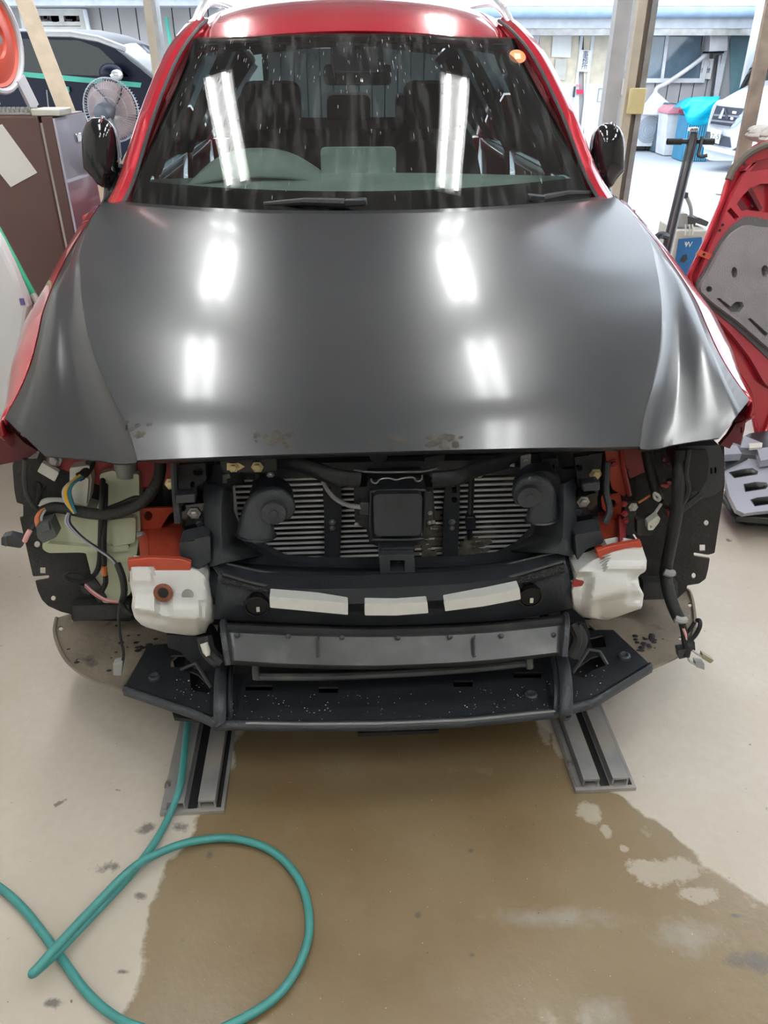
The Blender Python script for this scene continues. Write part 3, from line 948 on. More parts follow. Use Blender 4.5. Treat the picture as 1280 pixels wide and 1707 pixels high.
# side cheeks of the shroud, standing forward
MB().grid([[LY(x, y, d) for x, y, d in r] for r in (
    [(338, 790, .30), (344, 806, .22), (372, 812, .17), (388, 822, .27)],
    [(330, 840, .30), (338, 845, .20), (368, 850, .14), (388, 852, .28)],
    [(336, 900, .28), (344, 905, .17), (370, 908, .12), (402, 900, .28)],
    [(344, 946, .26), (350, 945, .15), (372, 938, .11), (440, 925, .27)])]).build('shroud_cheek', M['plastic_grey'], sh, smooth=50, solid=.006)
MB().grid([[LY(x, y, d) for x, y, d in r] for r in (
    [(962, 790, .30), (956, 800, .22), (940, 806, .17), (895, 812, .27)],
    [(972, 830, .30), (962, 838, .20), (940, 842, .14), (897, 845, .28)],
    [(966, 880, .28), (958, 890, .17), (938, 894, .12), (888, 888, .28)],
    [(960, 930, .26), (952, 928, .15), (930, 922, .11), (850, 918, .27)])]).build('shroud_cheek', M['plastic_grey'], sh, smooth=50, solid=.006)
def sheet(name, m, parent, lines, n=40, solid=.005, smooth=35, dense=4):
    rws = [resample(catmull([LY(x, y, d) for x, y in l], dense), n) for l, d in lines]
    return MB().grid(rws).build(name, m, parent, smooth=smooth, solid=solid)
A_ = [(340, 928), (400, 938), (520, 945), (640, 947), (770, 943), (880, 930), (960, 914)]
B_ = [(350, 932), (372, 938), (440, 953), (519, 961), (630, 962), (700, 959), (797, 951), (872, 934), (940, 918)]
C_ = [(364, 955), (437, 973), (519, 982), (650, 985), (720, 982), (830, 966), (942, 934)]
D_ = [(362, 974), (437, 990), (519, 999), (650, 1003), (760, 996), (860, 979), (948, 952)]
E_ = [(356, 1032), (440, 1036), (640, 1042), (860, 1032), (955, 1014)]
sheet('air_guide', M['plastic_grey'], car, [(A_, .27), (B_, .17), ([(x, y+2) for x, y in B_], .165), (C_, .135), ([(x, y+2) for x, y in C_], .13), (D_, .125), (E_, .105)])
px_tube('guide_ridge', M['plastic_worn'], car, [(x, y, .168) for x, y in B_], .0028, 6)
# edge ribs and the speckled seal strip along the guide
for nm, pts in (('guide_rib', [(371, 957, .128), (437, 975, .128), (519, 984, .128), (590, 986, .128), (650, 985, .128)]), ('guide_rib', [(670, 985, .128), (720, 982, .128), (830, 966, .128), (938, 936, .128)])):
    px_tube(nm, M['plastic_worn'], car, pts, .0045, 6)
rws = []
for l, d in (([(369, 962), (437, 979), (519, 988), (650, 991), (720, 988), (830, 972), (941, 941)], .118), (D_[:0] + [(369, 973), (437, 989), (519, 998), (650, 1002), (760, 995), (860, 978), (941, 955)], .113)):
    rws.append(resample(catmull([LY(x, y, d) for x, y in l], 5), 60))
MB().grid(rws).build('seal_strip', M['feltfoam'], car, smooth=40, solid=.012, soff=1)
# white foam strips of the beam
for pts in ([(449, 995), (515, 1000), (580, 1006), (580, 1025), (515, 1019), (450, 1013)], [(608, 1006), (660, 1006), (712, 1003), (714, 1022), (660, 1026), (608, 1026)], [(740, 1002), (805, 994), (866, 981), (868, 999), (805, 1011), (742, 1019)]):
    f = plate('foam_strip', M['foam'], car, pts, pl(.075), .03, rc=.003, bevel=.002)
    tag(f, 'white foam strip on the bumper beam')
# round openings at both ends of the strips
for x, y, r in ((428, 1010, 18), (884, 995, 17)):
    c, q = LY(x, y, .10), LY(x + r, y, .10)
    rd = (q - c).length
    h = MB().lathe([(rd*.99, .055), (rd*1.0, 0.012), (rd*1.02, -.004), (rd*1.16, -.004), (rd*1.16, .01)], c, (0, 1, 0), 24)
    h = h.build('tow_hole', M['blackgloss'], car)
    MB().lathe([(rd*.98, 0), (rd*.98, .004)], c + V((0, -.0005, 0)), (0, 1, 0), 24).build('hole_core', M['void'], h)
    MB().box(LY(x + 2, y + 6, .096), (.007, .004, .011)).build('hole_glint', M['offwhite'], h, smooth=0)  # white glint inside the opening, added as a small pale box
# latch mount
P = pl(.145)
lm = plate('latch_mount', M['plastic_grey'], car, [(632, 925), (690, 924), (692, 958), (634, 959)], P, .08, [rect(650, 934, 675, 953)], rc=.003, bevel=.002)
plate('latch_recess', M['void'], lm, rect(648, 932, 678, 955), pl(.19), .02)
bolt(lm, LY(661, 944, .185), .010)
plate('latch_top', M['plastic'], lm, [(636, 914), (692, 913), (690, 925), (634, 926)], pl(.16), .05, bevel=.003)

# radar sensor with its carrier
SP = pl(.215)
cr_ = plate('sensor_carrier', M['plastic'], car, [(590, 812), (612, 812), (614, 800), (706, 797), (708, 812), (722, 812), (726, 876), (704, 880), (700, 905), (682, 912), (634, 913), (616, 905), (610, 880), (592, 874)], SP, .06, rc=.005, bevel=.002)
sb = plate('radar_sensor', M['plastic_grey'], car, [(622, 829), (628, 824), (698, 823), (704, 828), (702, 888), (696, 893), (630, 894), (624, 889)], pl(.165), .05, rc=.006, bevel=.005)
tag(sb, 'square charcoal radar sensor')
MB().tube([LY(x, y, .185) for x, y in rounded([(617, 818, 0), (706, 817, 0), (707, 896, 0), (619, 898, 0)], 8) for x, y in ((x, y),)] if False else catmull([LY(x, y, .185) for x, y in ((619, 828), (626, 819), (700, 817), (708, 825), (706, 888), (700, 898), (628, 899), (619, 892))], 5, True), .004, 6, closed=True).build('sensor_frame', M['plastic'], sb)
px_tube('spring_wire', M['steel'], car, [(618, 798, .20), (621, 804, .20), (628, 805, .20), (634, 799, .20), (648, 797, .20), (660, 800, .20), (672, 797, .20), (688, 796, .20), (694, 802, .20), (702, 800, .20), (704, 792, .20)], .0022, 6, 6)
plate('sensor_plug', M['plastic_grey'], cr_, [(600, 838), (616, 838), (616, 860), (598, 860)], pl(.19), .03, bevel=.003)
plate('sensor_bracket', M['plastic_grey'], cr_, [(704, 818), (720, 820), (722, 868), (705, 872)], pl(.20), .02, bevel=.003)
for x, y in ((717, 855), (722, 870), (716, 871), (594, 874)):
    bolt(cr_, LY(x, y, .2), .004)
px_tube('sensor_cable', M['greywire'], car, [(536, 795, .29), (545, 815, .27), (560, 832, .25), (580, 842, .22), (600, 845, .19)], .0055)

# upper cross member and latch panel under the hood edge
for nm, pts, r in (('cross_member', [(455, 768, .27), (500, 775, .24), (560, 795, .20), (600, 800, .20)], .020), ('cross_member', [(720, 800, .20), (765, 795, .20), (800, 780, .24), (870, 762, .27)], .020)):
    MB().tube(catmull([LY(*p) for p in pts], 5), r, 10, flat=.6, nrm=(0, 1, 0)).build(nm, M['plastic'], car)
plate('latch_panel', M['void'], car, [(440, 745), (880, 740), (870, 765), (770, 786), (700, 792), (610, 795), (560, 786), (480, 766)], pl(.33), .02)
lb = plate('latch_bracket', M['plastic'], car, [(615, 750), (645, 750), (645, 766), (640, 770), (622, 770), (616, 765)], pl(.25), .02, rc=.004)
plate('latch_bracket', M['plastic_grey'], car, [(708, 764), (742, 757), (740, 770), (728, 772), (722, 778), (708, 776)], pl(.25), .02, rc=.004)
px_tube('latch_rib', M['plastic_worn'], car, [(590, 784, .21), (620, 787, .21), (665, 787, .21), (705, 786, .21), (730, 780, .21)], .003, 6)
# left and right top brackets with zinc bolts
tb = plate('top_bracket', M['plastic'], car, [(366, 769), (460, 765), (462, 783), (440, 788), (372, 787)], pl(.20), .02, rc=.004, bevel=.002)
bolt(tb, LY(429, 778, .198), .009, m=M['zinc'])
bolt(tb, LY(389, 779, .198), .008, m=M['zinc'])
plate('zinc_tab', M['zinc'], tb, [(378, 772), (398, 772), (408, 778), (398, 784), (378, 784)], pl(.199), .003)
plate('hook', M['steel'], tb, [(371, 793), (382, 790), (384, 797), (377, 799), (378, 806), (371, 806)], pl(.22), .006)
hb = plate('horn_bracket', M['plastic'], car, [(442, 768), (460, 766), (461, 812), (443, 814)], pl(.22), .006, rc=.003)
bolt(hb, LY(451, 792, .219), .006)
hb2 = plate('horn_bracket', M['steel'], car, [(868, 760), (885, 757), (884, 790), (868, 792)], pl(.22), .006, rc=.003)
bolt(hb2, LY(876, 768, .219), .005)
px_tube('horn_wire', M['rubber'], car, [(424, 806, .24), (430, 795, .23), (425, 785, .24), (405, 790, .25), (402, 805, .25)], .006)
px_tube('horn_wire', M['greywire'], car, [(798, 796, .3), (815, 782, .28), (840, 776, .26), (858, 775, .25)], .004)
plate('vent_box', M['plastic'], car, [(902, 766), (930, 764), (932, 798), (905, 800)], pl(.24), .03, [rect(907, 776, 910, 794), rect(914, 776, 917, 794), rect(921, 775, 924, 793)], bevel=.002)

# snail horns
def horn(path, rpx, disc, dr, back, br, yv):
    q = 1 / 690
    h = None
    sp = catmull([LY(x, y, yv) for x, y in path], 6)
    n = len(path)
    rr = []
    for i in range(len(sp)):
        a = i / 6
        j = min(int(a), n - 2)
        rr.append(lerp(rpx[j], rpx[j+1], a - j) * q)
    mb = MB().tube(sp, rr, 14, flat=1.0, nrm=(0, 1, 0))
    for k in range(len(mb.v)):      # flatten the trumpet front to back
        v = mb.v[k]
        mb.v[k] = V((v.x, yv + (v.y - yv) * .65, v.z))
    h = mb.build('horn', M['plastic_grey'], car, smooth=60)
    e, e0 = sp[-1], sp[-3]
    d = (e - e0).normalized()
    c = LY(*disc, yv - .004)
    MB().lathe([(dr*q, .004), (dr*q, -.014), (dr*q*.9, -.019), (dr*q*.35, -.019), (dr*q*.3, -.022), (.003, -.022)], c, (0, 1, 0), 24).build('horn_cap', M['plastic_grey'], h, smooth=40)
    c = LY(*back, yv + .035)
    MB().lathe([(br*q*.5, -.012), (br*q*.9, -.012), (br*q, 0), (br*q, .018), (br*q*.7, .024)], c, (0, 1, 0), 28).build('horn_body', M['plastic'], h, smooth=40)
    w = MB().tube([e, e + d * .003, e + d * .004], [rr[-1], rr[-1]*1.12, rr[-1]*1.0], 14, nrm=(0, 1, 0))
    for k in range(len(w.v)):
        v = w.v[k]
        w.v[k] = V((v.x, yv + (v.y - yv) * .7, v.z))
    w.build('horn_rim', M['plastic'], h)
    return h
horn([(474, 862), (478, 846), (470, 832), (454, 828), (437, 838), (428, 858), (426, 889)], [9, 13, 15, 17, 20, 23, 29], (457, 849), 20, (452, 832), 33, .165)
horn([(867, 838), (866, 820), (876, 806), (892, 804), (903, 816), (905, 836), (904, 863)], [8, 12, 14, 15, 18, 21, 25], (879, 823), 19, (896, 812), 36, .165)

# headlight carriers beside the shroud, with the square black rail ends
for k, (lid, box_, foot, bx) in enumerate((
        ([(296, 776), (342, 772), (344, 800), (326, 812), (322, 842), (300, 842)], [(303, 843), (345, 838), (348, 892), (304, 898)], [(298, 905), (350, 893), (352, 935), (330, 950), (300, 930)], (324, 855)),
        ([(958, 762), (1004, 755), (1000, 800), (984, 830), (966, 836)], [(962, 828), (994, 822), (1000, 884), (962, 890)], [(958, 892), (1002, 884), (1006, 905), (978, 915), (962, 935)], (972, 836)))):
    s = -1 if k == 0 else 1
    hs = [ell(330, 787, 9, 6), ell(321, 808, 4, 6)] if k == 0 else [ell(965, 780, 6, 6)]
    c1 = plate('headlight_carrier', M['plastic'], car, lid, pl(.24), .02, hs, rc=.004, bevel=.002)
    plate('carrier_box', M['blackgloss'], c1, box_, pl(.20), .14, rc=.003, bevel=.003)
    plate('carrier_foot', M['plastic_grey'], c1, foot, pl(.14), .05, rc=.006, bevel=.004)
    bolt(c1, LY(*bx, .199), .010)
    bolt(c1, LY(bx[0] - 10 * s * -1 * (-1), bx[1] + 15, .199), .009, m=M['plastic'])
    px_tube('carrier_rod', M['plastic'], c1, [(290 if s < 0 else 1012, 770, .22), (292 if s < 0 else 1010, 820, .2), (295 if s < 0 else 1016, 850, .18), (297 if s < 0 else 1008, 872, .17)], .008)
    plate('carrier_clip', M['plastic_grey'], c1, [(292, 826), (325, 824), (326, 838), (293, 840)] if s < 0 else [(970, 808), (1000, 804), (1000, 818), (972, 820)], pl(.17), .03, bevel=.003)
bolt(car, LY(286, 806, .22), .010, m=M['zinc'])
bolt(car, LY(992, 790, .22), .010, m=M['zinc'])

# painted side members with crash boxes, upright struts
def quadplate(name, m, pts, th=.006, parent=None):
    """pts: (px, py, depth) of a four cornered panel"""
    q = [LY(*p) for p in pts]
    return MB().grid([[q[0], q[1]], [q[3], q[2]]]).build(name, m, parent or car, smooth=0, solid=th)
rl = quadplate('side_member', M['orange_red'], [(240, 850, .50), (306, 848, .50), (300, 938, .13), (246, 942, .13)])
quadplate('member_side', M['orange_red'], [(226, 848, .52), (244, 850, .50), (250, 940, .13), (236, 940, .14)], parent=rl)
plate('member_flange', M['orange_red'], rl, [(212, 934), (250, 930), (300, 932), (318, 938), (318, 952), (214, 952)], pl(.115), .012, bevel=.002)
plate('member_plate', M['orange_red'], rl, [(228, 848), (300, 846), (282, 858), (268, 880), (262, 915), (248, 920), (238, 900)], pl(.34), .008, [ell(247, 860, 7, 8)], rc=.004)
plate('strut', M['dull_red'], rl, [(232, 750), (266, 750), (262, 800), (256, 835), (232, 846), (228, 820)], pl(.42), .02, rc=.004, bevel=.003)
bolt(rl, LY(235, 892, .3), .008)
rr_ = quadplate('side_member', M['orange_red'], [(984, 835, .50), (1030, 830, .50), (1046, 915, .13), (992, 922, .13)])
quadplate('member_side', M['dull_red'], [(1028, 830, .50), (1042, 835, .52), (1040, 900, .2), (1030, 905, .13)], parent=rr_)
plate('member_flange', M['orange_red'], rr_, [(995, 918), (1022, 910), (1068, 902), (1071, 912), (1060, 925), (1000, 932)], pl(.115), .012, bevel=.002)
plate('member_plate', M['orange_red'], rr_, [(1002, 828), (1034, 824), (1038, 850), (1034, 880), (1020, 862), (1004, 848)], pl(.34), .008, [ell(1021, 840, 6, 7)], rc=.004)
plate('strut', M['orange_red'], rr_, [(1008, 748), (1036, 745), (1040, 780), (1048, 820), (1040, 828), (1020, 815), (1012, 780)], pl(.35), .02, rc=.004, bevel=.003)
px_tube('strut_edge', M['dull_red'], rr_, [(1036, 748, .34), (1039, 780, .34), (1046, 810, .34), (1049, 826, .34)], .006, 6)
bolt(rr_, LY(1022, 772, .345), .007, m=M['dull_red'])
for x, y in ((1040, 840), (1041, 856), (1042, 868)):
    bolt(rr_, LY(x, y, .3), .006, m=M['dull_red'])
bolt(rr_, LY(1055, 845, .3), .008, m=M['offwhite'])

# white foam blocks on the ends of the bumper beam
def foam_block(outline, dep, y0, holes=()):
    """front relief over an outline: dep(u, v) = how far the surface stands back, metres"""
    xs, ys = [p[0] for p in outline], [p[1] for p in outline]
    x0, x1, y_0, y_1 = min(xs), max(xs), min(ys), max(ys)
    def span(y):
        c = []
        m = len(outline)
        for i in range(m):
            (ax, ay), (bx, by) = outline[i], outline[(i+1) % m]
            if (ay - y) * (by - y) <= 0 and ay != by:
                c.append(ax + (bx - ax) * (y - ay) / (by - ay))
        return (min(c), max(c)) if c else (x0, x1)
    rws, NR, NC = [], 26, 26
    for i in range(NR + 1):
        v = i / NR
        y = lerp(y_0 + .6, y_1 - .6, v)
        a, b = span(y)
        r = []
        for k in range(NC + 1):
            u = k / NC
            x = lerp(a, b, u)
            gu, gv = (x - x0) / (x1 - x0), v
            edge = .022 * max(0, 1 - min(u, 1-u) / .05)**2 + .022 * max(0, 1 - min(v, 1-v) / .05)**2
            r.append(LY(x, y, y0 + dep(gu, gv) + edge))
        rws.append(r)
    back = [[V((p.x, y0 + .14, p.z)) for p in r] for r in (rws[0], rws[-1])]
    full = [back[0]] + rws + [back[1]]
    full = [[V((r[0].x, y0 + .14, r[0].z))] + r + [V((r[-1].x, y0 + .14, r[-1].z))] for r in full]
    return MB().grid(full).build('foam_absorber', M['foam'], car, smooth=50)
ss = lambda a, b, x: max(0, min(1, (x - a) / (b - a)))**2 * (3 - 2 * max(0, min(1, (x - a) / (b - a))))
def depL(u, v):
    base = interp([(0, .085), (.22, .072), (.40, .062), (.56, .028), (.62, .022), (.78, .018), (.84, .022), (1, .060)], v)
    if v > .40:
        ch = (1 - ss(.0, .07, abs(u - .40) - .05)) * (1 - ss(.62, .85, v))
        base += .028 * ch * ss(.40, .46, v)
    base += .020 * ss(.80, .86, u) * ss(.48, .55, v) + .05 * ss(.88, 1, u)
    base -= .012 * (1 - ss(.02, .2, u)) * ss(.45, .5, v) * 0
    if u < .28: base += .006 * ss(.38, .45, v) 
    base -= .012 * (1 - ss(.26, .28, u)) * (1 - ss(.22, .30, v)) + .0
    lo = .76 - .12 * (1 - ss(.1, .6, u))
    base += .030 * ss(lo, lo + .06, v)
    return base
fb = foam_block([(216, 941), (268, 946), (274, 940), (328, 947), (346, 960), (354, 985), (358, 1012), (357, 1036), (349, 1040), (342, 1056), (322, 1060), (280, 1056), (238, 1044), (224, 1030), (219, 1012), (221, 995), (216, 970)], depL, .035)
tag(fb, 'white foam absorber with a rust ringed hole')
c = LY(273, 987, .088)
ey = MB().lathe([(.019, 0), (.021, -.006), (.012, -.0065), (.011, -.002)], c, (.0, 1, -.35), 20).build('rusty_hole', M['rust'], fb)
MB().lathe([(.0115, 0), (.0115, -.005)], c, (0, 1, -.35), 16).build('hole_core', M['void'], ey)
MB().lathe([(.0125, 0), (.0125, -.004)], LY(313, 991, .088), (0, 1, -.2), 16).build('foam_plug', M['greyplug'], fb)
def depR(u, v):
    base = interp([(0, .090), (.20, .085), (.32, .060), (.42, .055), (.50, .028), (.72, .020), (.80, .028), (1, .070)], v)
    base += .045 * (1 - ss(.16, .34, u + .10 * (v - .5))) * ss(.34, .46, v)
    base += .030 * ss(.74, .80, u) * ss(.38, .46, v) * (1 - ss(.70, .80, v))
    base -= .022 * ss(.44, .47, u) * (1 - ss(.28, .36, v))
    lo = .62 + .10 * (1 - ss(.2, .7, u))
    base += .028 * ss(lo, lo + .10, v) * ss(.25, .4, u)
    return base
fb = foam_block([(960, 952), (974, 938), (1008, 924), (1024, 918), (1070, 910), (1078, 934), (1077, 952), (1063, 960), (1066, 978), (1073, 990), (1070, 1014), (1012, 1034), (974, 1032), (952, 1012), (950, 985), (955, 965)], depR, .035)
tag(fb, 'white stepped foam absorber with a chipped corner')
plate('red_gap', M['dull_red'], fb, [(954, 971), (960, 967), (974, 970), (970, 977), (955, 979)], pl(.062), .004, rc=.003)
# bumper beam behind foam
MB().tube([V((x, .135 + .10 * (abs(x)/.55)**2.5, .505)) for x in lin(-.58, .60, 14)], .045, 8).build('bumper_beam', M['plastic'], car)

# lower air duct panel
duct = MB().grid([resample(catmull([LY(x, y, d) for x, y in l], 6), 40) for l, d in (
    ([(372, 1036), (500, 1041), (640, 1044), (800, 1038), (943, 1024)], .105), ([(372, 1042), (500, 1047), (640, 1050), (800, 1044), (943, 1030)], .085),
    ([(374, 1050), (500, 1056), (640, 1058), (800, 1052), (943, 1038)], .085), ([(374, 1054), (500, 1060), (640, 1062), (800, 1056), (943, 1042)], .070),
    ([(378, 1080), (500, 1085), (640, 1087), (800, 1081), (941, 1068)], .048), ([(380, 1100), (500, 1107), (640, 1109), (800, 1101), (940, 1086)], .030),
    ([(382, 1108), (500, 1114), (640, 1116), (800, 1108), (938, 1092)], .034))]).build('air_duct', M['plastic_worn'], car, smooth=40, solid=.004)
for x, y in ((530, 1060), (790, 1060)):
    MB().prism([LY(x, y - 3, .078), LY(x, y + 6, .040), LY(x + 1, y + 34, .020), LY(x + 1, y + 36, .045)], [], (.003, 0, 0)).build('duct_rib', M['plastic_worn'], duct, smooth=0)
for a, b, c_ in (((372, 1036, .10), (374, 1060, .055), (381, 1108, .02)), ((943, 1024, .10), (944, 1046, .055), (940, 1094, .02))):
    px_tube('duct_flange', M['plastic_grey'], duct, [a, b, c_], .008, 6)
for x in (395, 480, 570, 663, 750, 835, 922):
    p = LY(x, 1064 - abs(x - 640) * .02, .060)
    MB().lathe([(.006, 0), (.006, -.004), (.004, -.005)], p, (0, 1, -.8), 8).build('duct_clip', M['plastic'], duct)
MB().tube(catmull([LY(x, y, .06) for x, y in ((428, 1128), (540, 1128), (640, 1124), (760, 1117), (876, 1106))], 4), .009, 8).build('intercooler_bar', M['plastic_worn'], car)
for x, y in ((426, 1118), (882, 1100)):
    px_tube('intercooler_leg', M['plastic_worn'], car, [(x, y - 14, .07), (x, y, .06), (x + 1, y + 13, .055)], .009, 8)
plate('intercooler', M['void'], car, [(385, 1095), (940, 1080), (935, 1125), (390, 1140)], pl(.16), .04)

# undertray
ZT = .25
tray_o = [(206, 1148), (246, 1076), (290, 1072), (300, 1060), (640, 1075), (975, 1050), (1022, 1050), (1086, 1110), (988, 1170), (926, 1186), (780, 1201), (640, 1207), (500, 1208), (396, 1206), (364, 1206), (330, 1190)]
tray_h = [rect(284, 1092, 308, 1112), [(316, 1118), (330, 1124), (352, 1146), (348, 1156), (318, 1150)], rect(409, 1142, 454, 1151), rect(531, 1145, 563, 1155), rect(756, 1134, 788, 1145), rect(856, 1120, 903, 1130),
          [(982, 1064), (1006, 1058), (1011, 1078), (988, 1080)], [(952, 1120), (985, 1096), (998, 1092), (1012, 1108), (985, 1118), (975, 1130), (958, 1126)]]
PT = plh(ZT)
plate('tray_shade', M['void'], car, [(280, 1066), (1000, 1046), (1030, 1120), (940, 1170), (380, 1190), (300, 1150)], plh(.205), .004)  # added dark sheet that gives the tray holes their shade
ut = plate('undertray', M['plastic'], car, tray_o, PT, .006, tray_h)
lip = [(206, 1148), (330, 1190), (364, 1206), (396, 1206), (500, 1208), (640, 1207), (780, 1201), (926, 1186), (988, 1170), (1086, 1110)]
l3 = resample([LZ(x, y, ZT) for x, y in lip], 70)
MB().grid([[p + V((0, .012, .002)) for p in l3], [p + V((0, .002, .006)) for p in l3], [p + V((0, -.008, .0)) for p in l3], [p + V((0, -.010, -.012)) for p in l3], [p + V((0, .002, -.022)) for p in l3]]).build('tray_lip', M['plastic_grey'], ut, smooth=60, solid=.004)
MB().tube([p + V((0, -.004, .006)) for p in l3[17:54]], .003, 6).build('lip_edge', mat('pale_edge', (.24, .24, .24), .35), ut)  # paler line along the front edge of the lip
M['wetspeck'] = mat('wet_specks', (0.75, 0.76, 0.76), 0.1)
mb = MB()
for k in range(150):
    t = random.random()
    q = l3[8 + int(54 * t)]
    p = q + V((random.uniform(-.02, .02), random.uniform(.008, .09), .0055))
    if abs(p.x) < .62:
        mb.ball(p, random.uniform(.0006, .0015), (1.3, .9, .6), 6, 4)
tag(mb.build('water_specks', M['wetspeck'], ut), kind='stuff')
for x, y in ((258, 1130), (885, 1160), (1040, 1095), (330, 1108)):
    MB().lathe([(.016, 0), (.015, .006), (.010, .009), (.004, .006)], LZ(x, y, ZT), (0, 0, 1), 16).build('tray_dimple', M['plastic_grey'], ut)
for pts in ([(366, 1206, .005), (370, 1185, -.002), (371, 1150, .02), (376, 1132, .07)], [(938, 1190, .005), (940, 1160, -.002), (936, 1125, .02), (926, 1106, .07)]):
    pth = catmull([LZ(pts[0][0], pts[0][1], ZT - .02) + V((0, -.012, 0)), LZ(pts[0][0] + 2, pts[0][1] - 6, ZT) + V((0, -.012, .01)), LZ((pts[1][0]), pts[1][1] + 6, ZT) + V((0, .0, .045)), LZ(pts[2][0], pts[2][1] + 10, ZT) + V((0, .02, .055)), LZ(pts[3][0], pts[3][1], ZT) + V((0, .05, .045))], 5)
    sp = MB().tube(pth, .0145, 8, flat=.55, nrm=(0, 0, 1))
    sp.build('tray_strap', M['plastic_grey'], ut, smooth=50)
    MB().tube([p + V((.022 if pts[0][0] < 640 else -.022, .008, -.004)) for p in pth], .006, 6).build('strap_rib', M['plastic'], ut)
for a in ([(302, 1116, .0), (330, 1124, .035), (352, 1146, .0)], [(954, 1122, .0), (978, 1098, .030), (998, 1094, .015), (1012, 1108, .0)]):
    MB().tube([LZ(x, y, ZT) + V((0, 0, h)) for x, y, h in a], .005, 6).build('tray_rib', M['plastic_worn'], ut)
plate('tray_tab', M['void'], ut, [(596, 1204), (730, 1200), (731, 1217), (596, 1222)], (V((0, 0, .215)), V((0, 0, -1))), .012)
plate('tray_tab', M['void'], ut, [(287, 1186), (300, 1182), (330, 1200), (290, 1196)], (V((0, 0, .225)), V((0, 0, -1))), .01)
# folded ducts and dark blocks at the two ends of the duct
for sgn, pts in ((-1, ((345, 1060, .10), (352, 1085, .08), (372, 1105, .06))), (1, ((952, 1040, .10), (962, 1065, .08), (950, 1095, .06)))):
    px_tube('drain_hose', M['rubber'], car, list(pts), .013)
    px_tube('drain_hose', M['plastic'], car, [(x + sgn * 9, y + 2, d + .03) for x, y, d in pts], .012)
plate('tray_block', M['plastic'], car, [(276, 1058), (350, 1062), (372, 1100), (365, 1125), (330, 1118), (300, 1086), (280, 1080)], pl(.17), .05, rc=.006)
plate('tray_block', M['plastic'], car, [(946, 1030), (978, 1040), (984, 1060), (975, 1085), (955, 1100), (948, 1090)], pl(.17), .05, rc=.006)
mb = MB().lathe([(.009, 0), (.009, .02), (.005, .03)], LY(340, 1072, .07), (0.3, -.6, -.8), 10).build('bulb_clip', M['offwhite'], car)

# wheel house liners and splash shields
def turned(y, a):
    return V((0, y, 0)), V((math.sin(a), math.cos(a), 0))
PL = (V((-.86, .33, 0)), V((-math.sin(R(24)), math.cos(R(24)), 0)))
PR = (V((.88, .33, 0)), V((math.sin(R(24)), math.cos(R(24)), 0)))
li = plate('wheel_liner', M['liner'], car, [(27, 759), (21, 777), (24, 819), (28, 838), (39, 841), (39, 862), (33, 863), (39, 890), (47, 926), (55, 961), (82, 959), (82, 965), (59, 969), (63, 985), (70, 1000), (80, 1010), (102, 1020), (119, 1024), (120, 1034), (225, 1036), (235, 900), (235, 745), (70, 745), (48, 760)], PL, .005,
          [ell(46, 822, 3, 6), ell(62, 908, 5, 6), rect(67, 946, 76, 957), ell(89, 998, 4, 5)], rc=.004)
lo = plate('wheel_liner', M['liner'], car, [(1060, 742), (1207, 742), (1208, 804), (1205, 830), (1201, 855), (1191, 922), (1180, 925), (1156, 921), (1156, 927), (1183, 931), (1180, 950), (1176, 965), (1165, 973), (1145, 976), (1144, 984), (1130, 997), (1072, 996), (1060, 900)], PR, .005,
          [ell(1177, 872, 4, 5), rect(1166, 908, 1175, 919), ell(1156, 960, 3.5, 5)], rc=.004)
px_tube('liner_bead', M['liner'], li, [(42, 765, .315), (41, 800, .315), (46, 826, .315), (60, 846, .32), (80, 852, .34)], .006)
plate('liner_step', M['liner'], li, [(120, 1010), (215, 1008), (216, 1030), (122, 1036)], pl(.33), .03)
plate('liner_step', M['liner'], lo, [(1072, 970), (1130, 972), (1130, 998), (1072, 1000)], pl(.33), .03)
# box on the right liner
bxp = plate('lamp_housing_box', M['plastic'], car, [(1130, 745), (1200, 742), (1207, 770), (1206, 812), (1190, 826), (1160, 834), (1145, 812), (1132, 780)], pl(.245), .08, [rect(1184, 780, 1187, 790), rect(1191, 779, 1194, 789)], rc=.006, bevel=.004)
plate('box_face', M['void'], bxp, [(1134, 750), (1178, 750), (1182, 770), (1178, 800), (1165, 822), (1150, 808), (1136, 778)], pl(.239), .006, rc=.004)
for poly, nm in (([(94, 1030), (91, 1052), (98, 1078), (112, 1102), (135, 1122), (166, 1138), (206, 1150), (250, 1130), (300, 1090), (330, 1040), (225, 1020), (120, 1022)], 0),
                 ([(1118, 985), (1140, 980), (1150, 988), (1156, 1012), (1158, 1042), (1150, 1070), (1132, 1092), (1086, 1114), (1040, 1090), (980, 1040), (1020, 1005), (1075, 990)], 1)):
    PS = plh(.232)
    hs = [ell(101, 1047, 4), ell(130, 1102, 4)] if nm == 0 else [ell(1150, 1008, 3.5), ell(1134, 1064, 3)]
    sp = plate('splash_shield', M['shield'], car, poly, PS, .005, hs, rc=.008)
    tag(sp, 'dusty brown splash shield')
    edge = poly[:7] if nm == 0 else poly[1:8]
    MB().tube(catmull([LZ(x, y, .236) for x, y in edge], 5), .005, 6).build('shield_bead', M['shield'], sp)
    mb = MB()
    for k in range(26):
        cx, cy = (random.gauss(235, 18), random.gauss(1073, 9)) if nm == 0 else (random.gauss(1082, 12), random.gauss(1072, 8))
        if k > 18 and nm == 0: cx, cy = random.uniform(110, 220), random.uniform(1040, 1120)
        mb.ball(LZ(cx, cy, .2335), random.uniform(.002, .007), (1.4, 1, .15), 7, 4)
    tag(mb.build('tar_spots', M['rubber'], sp), kind='stuff')

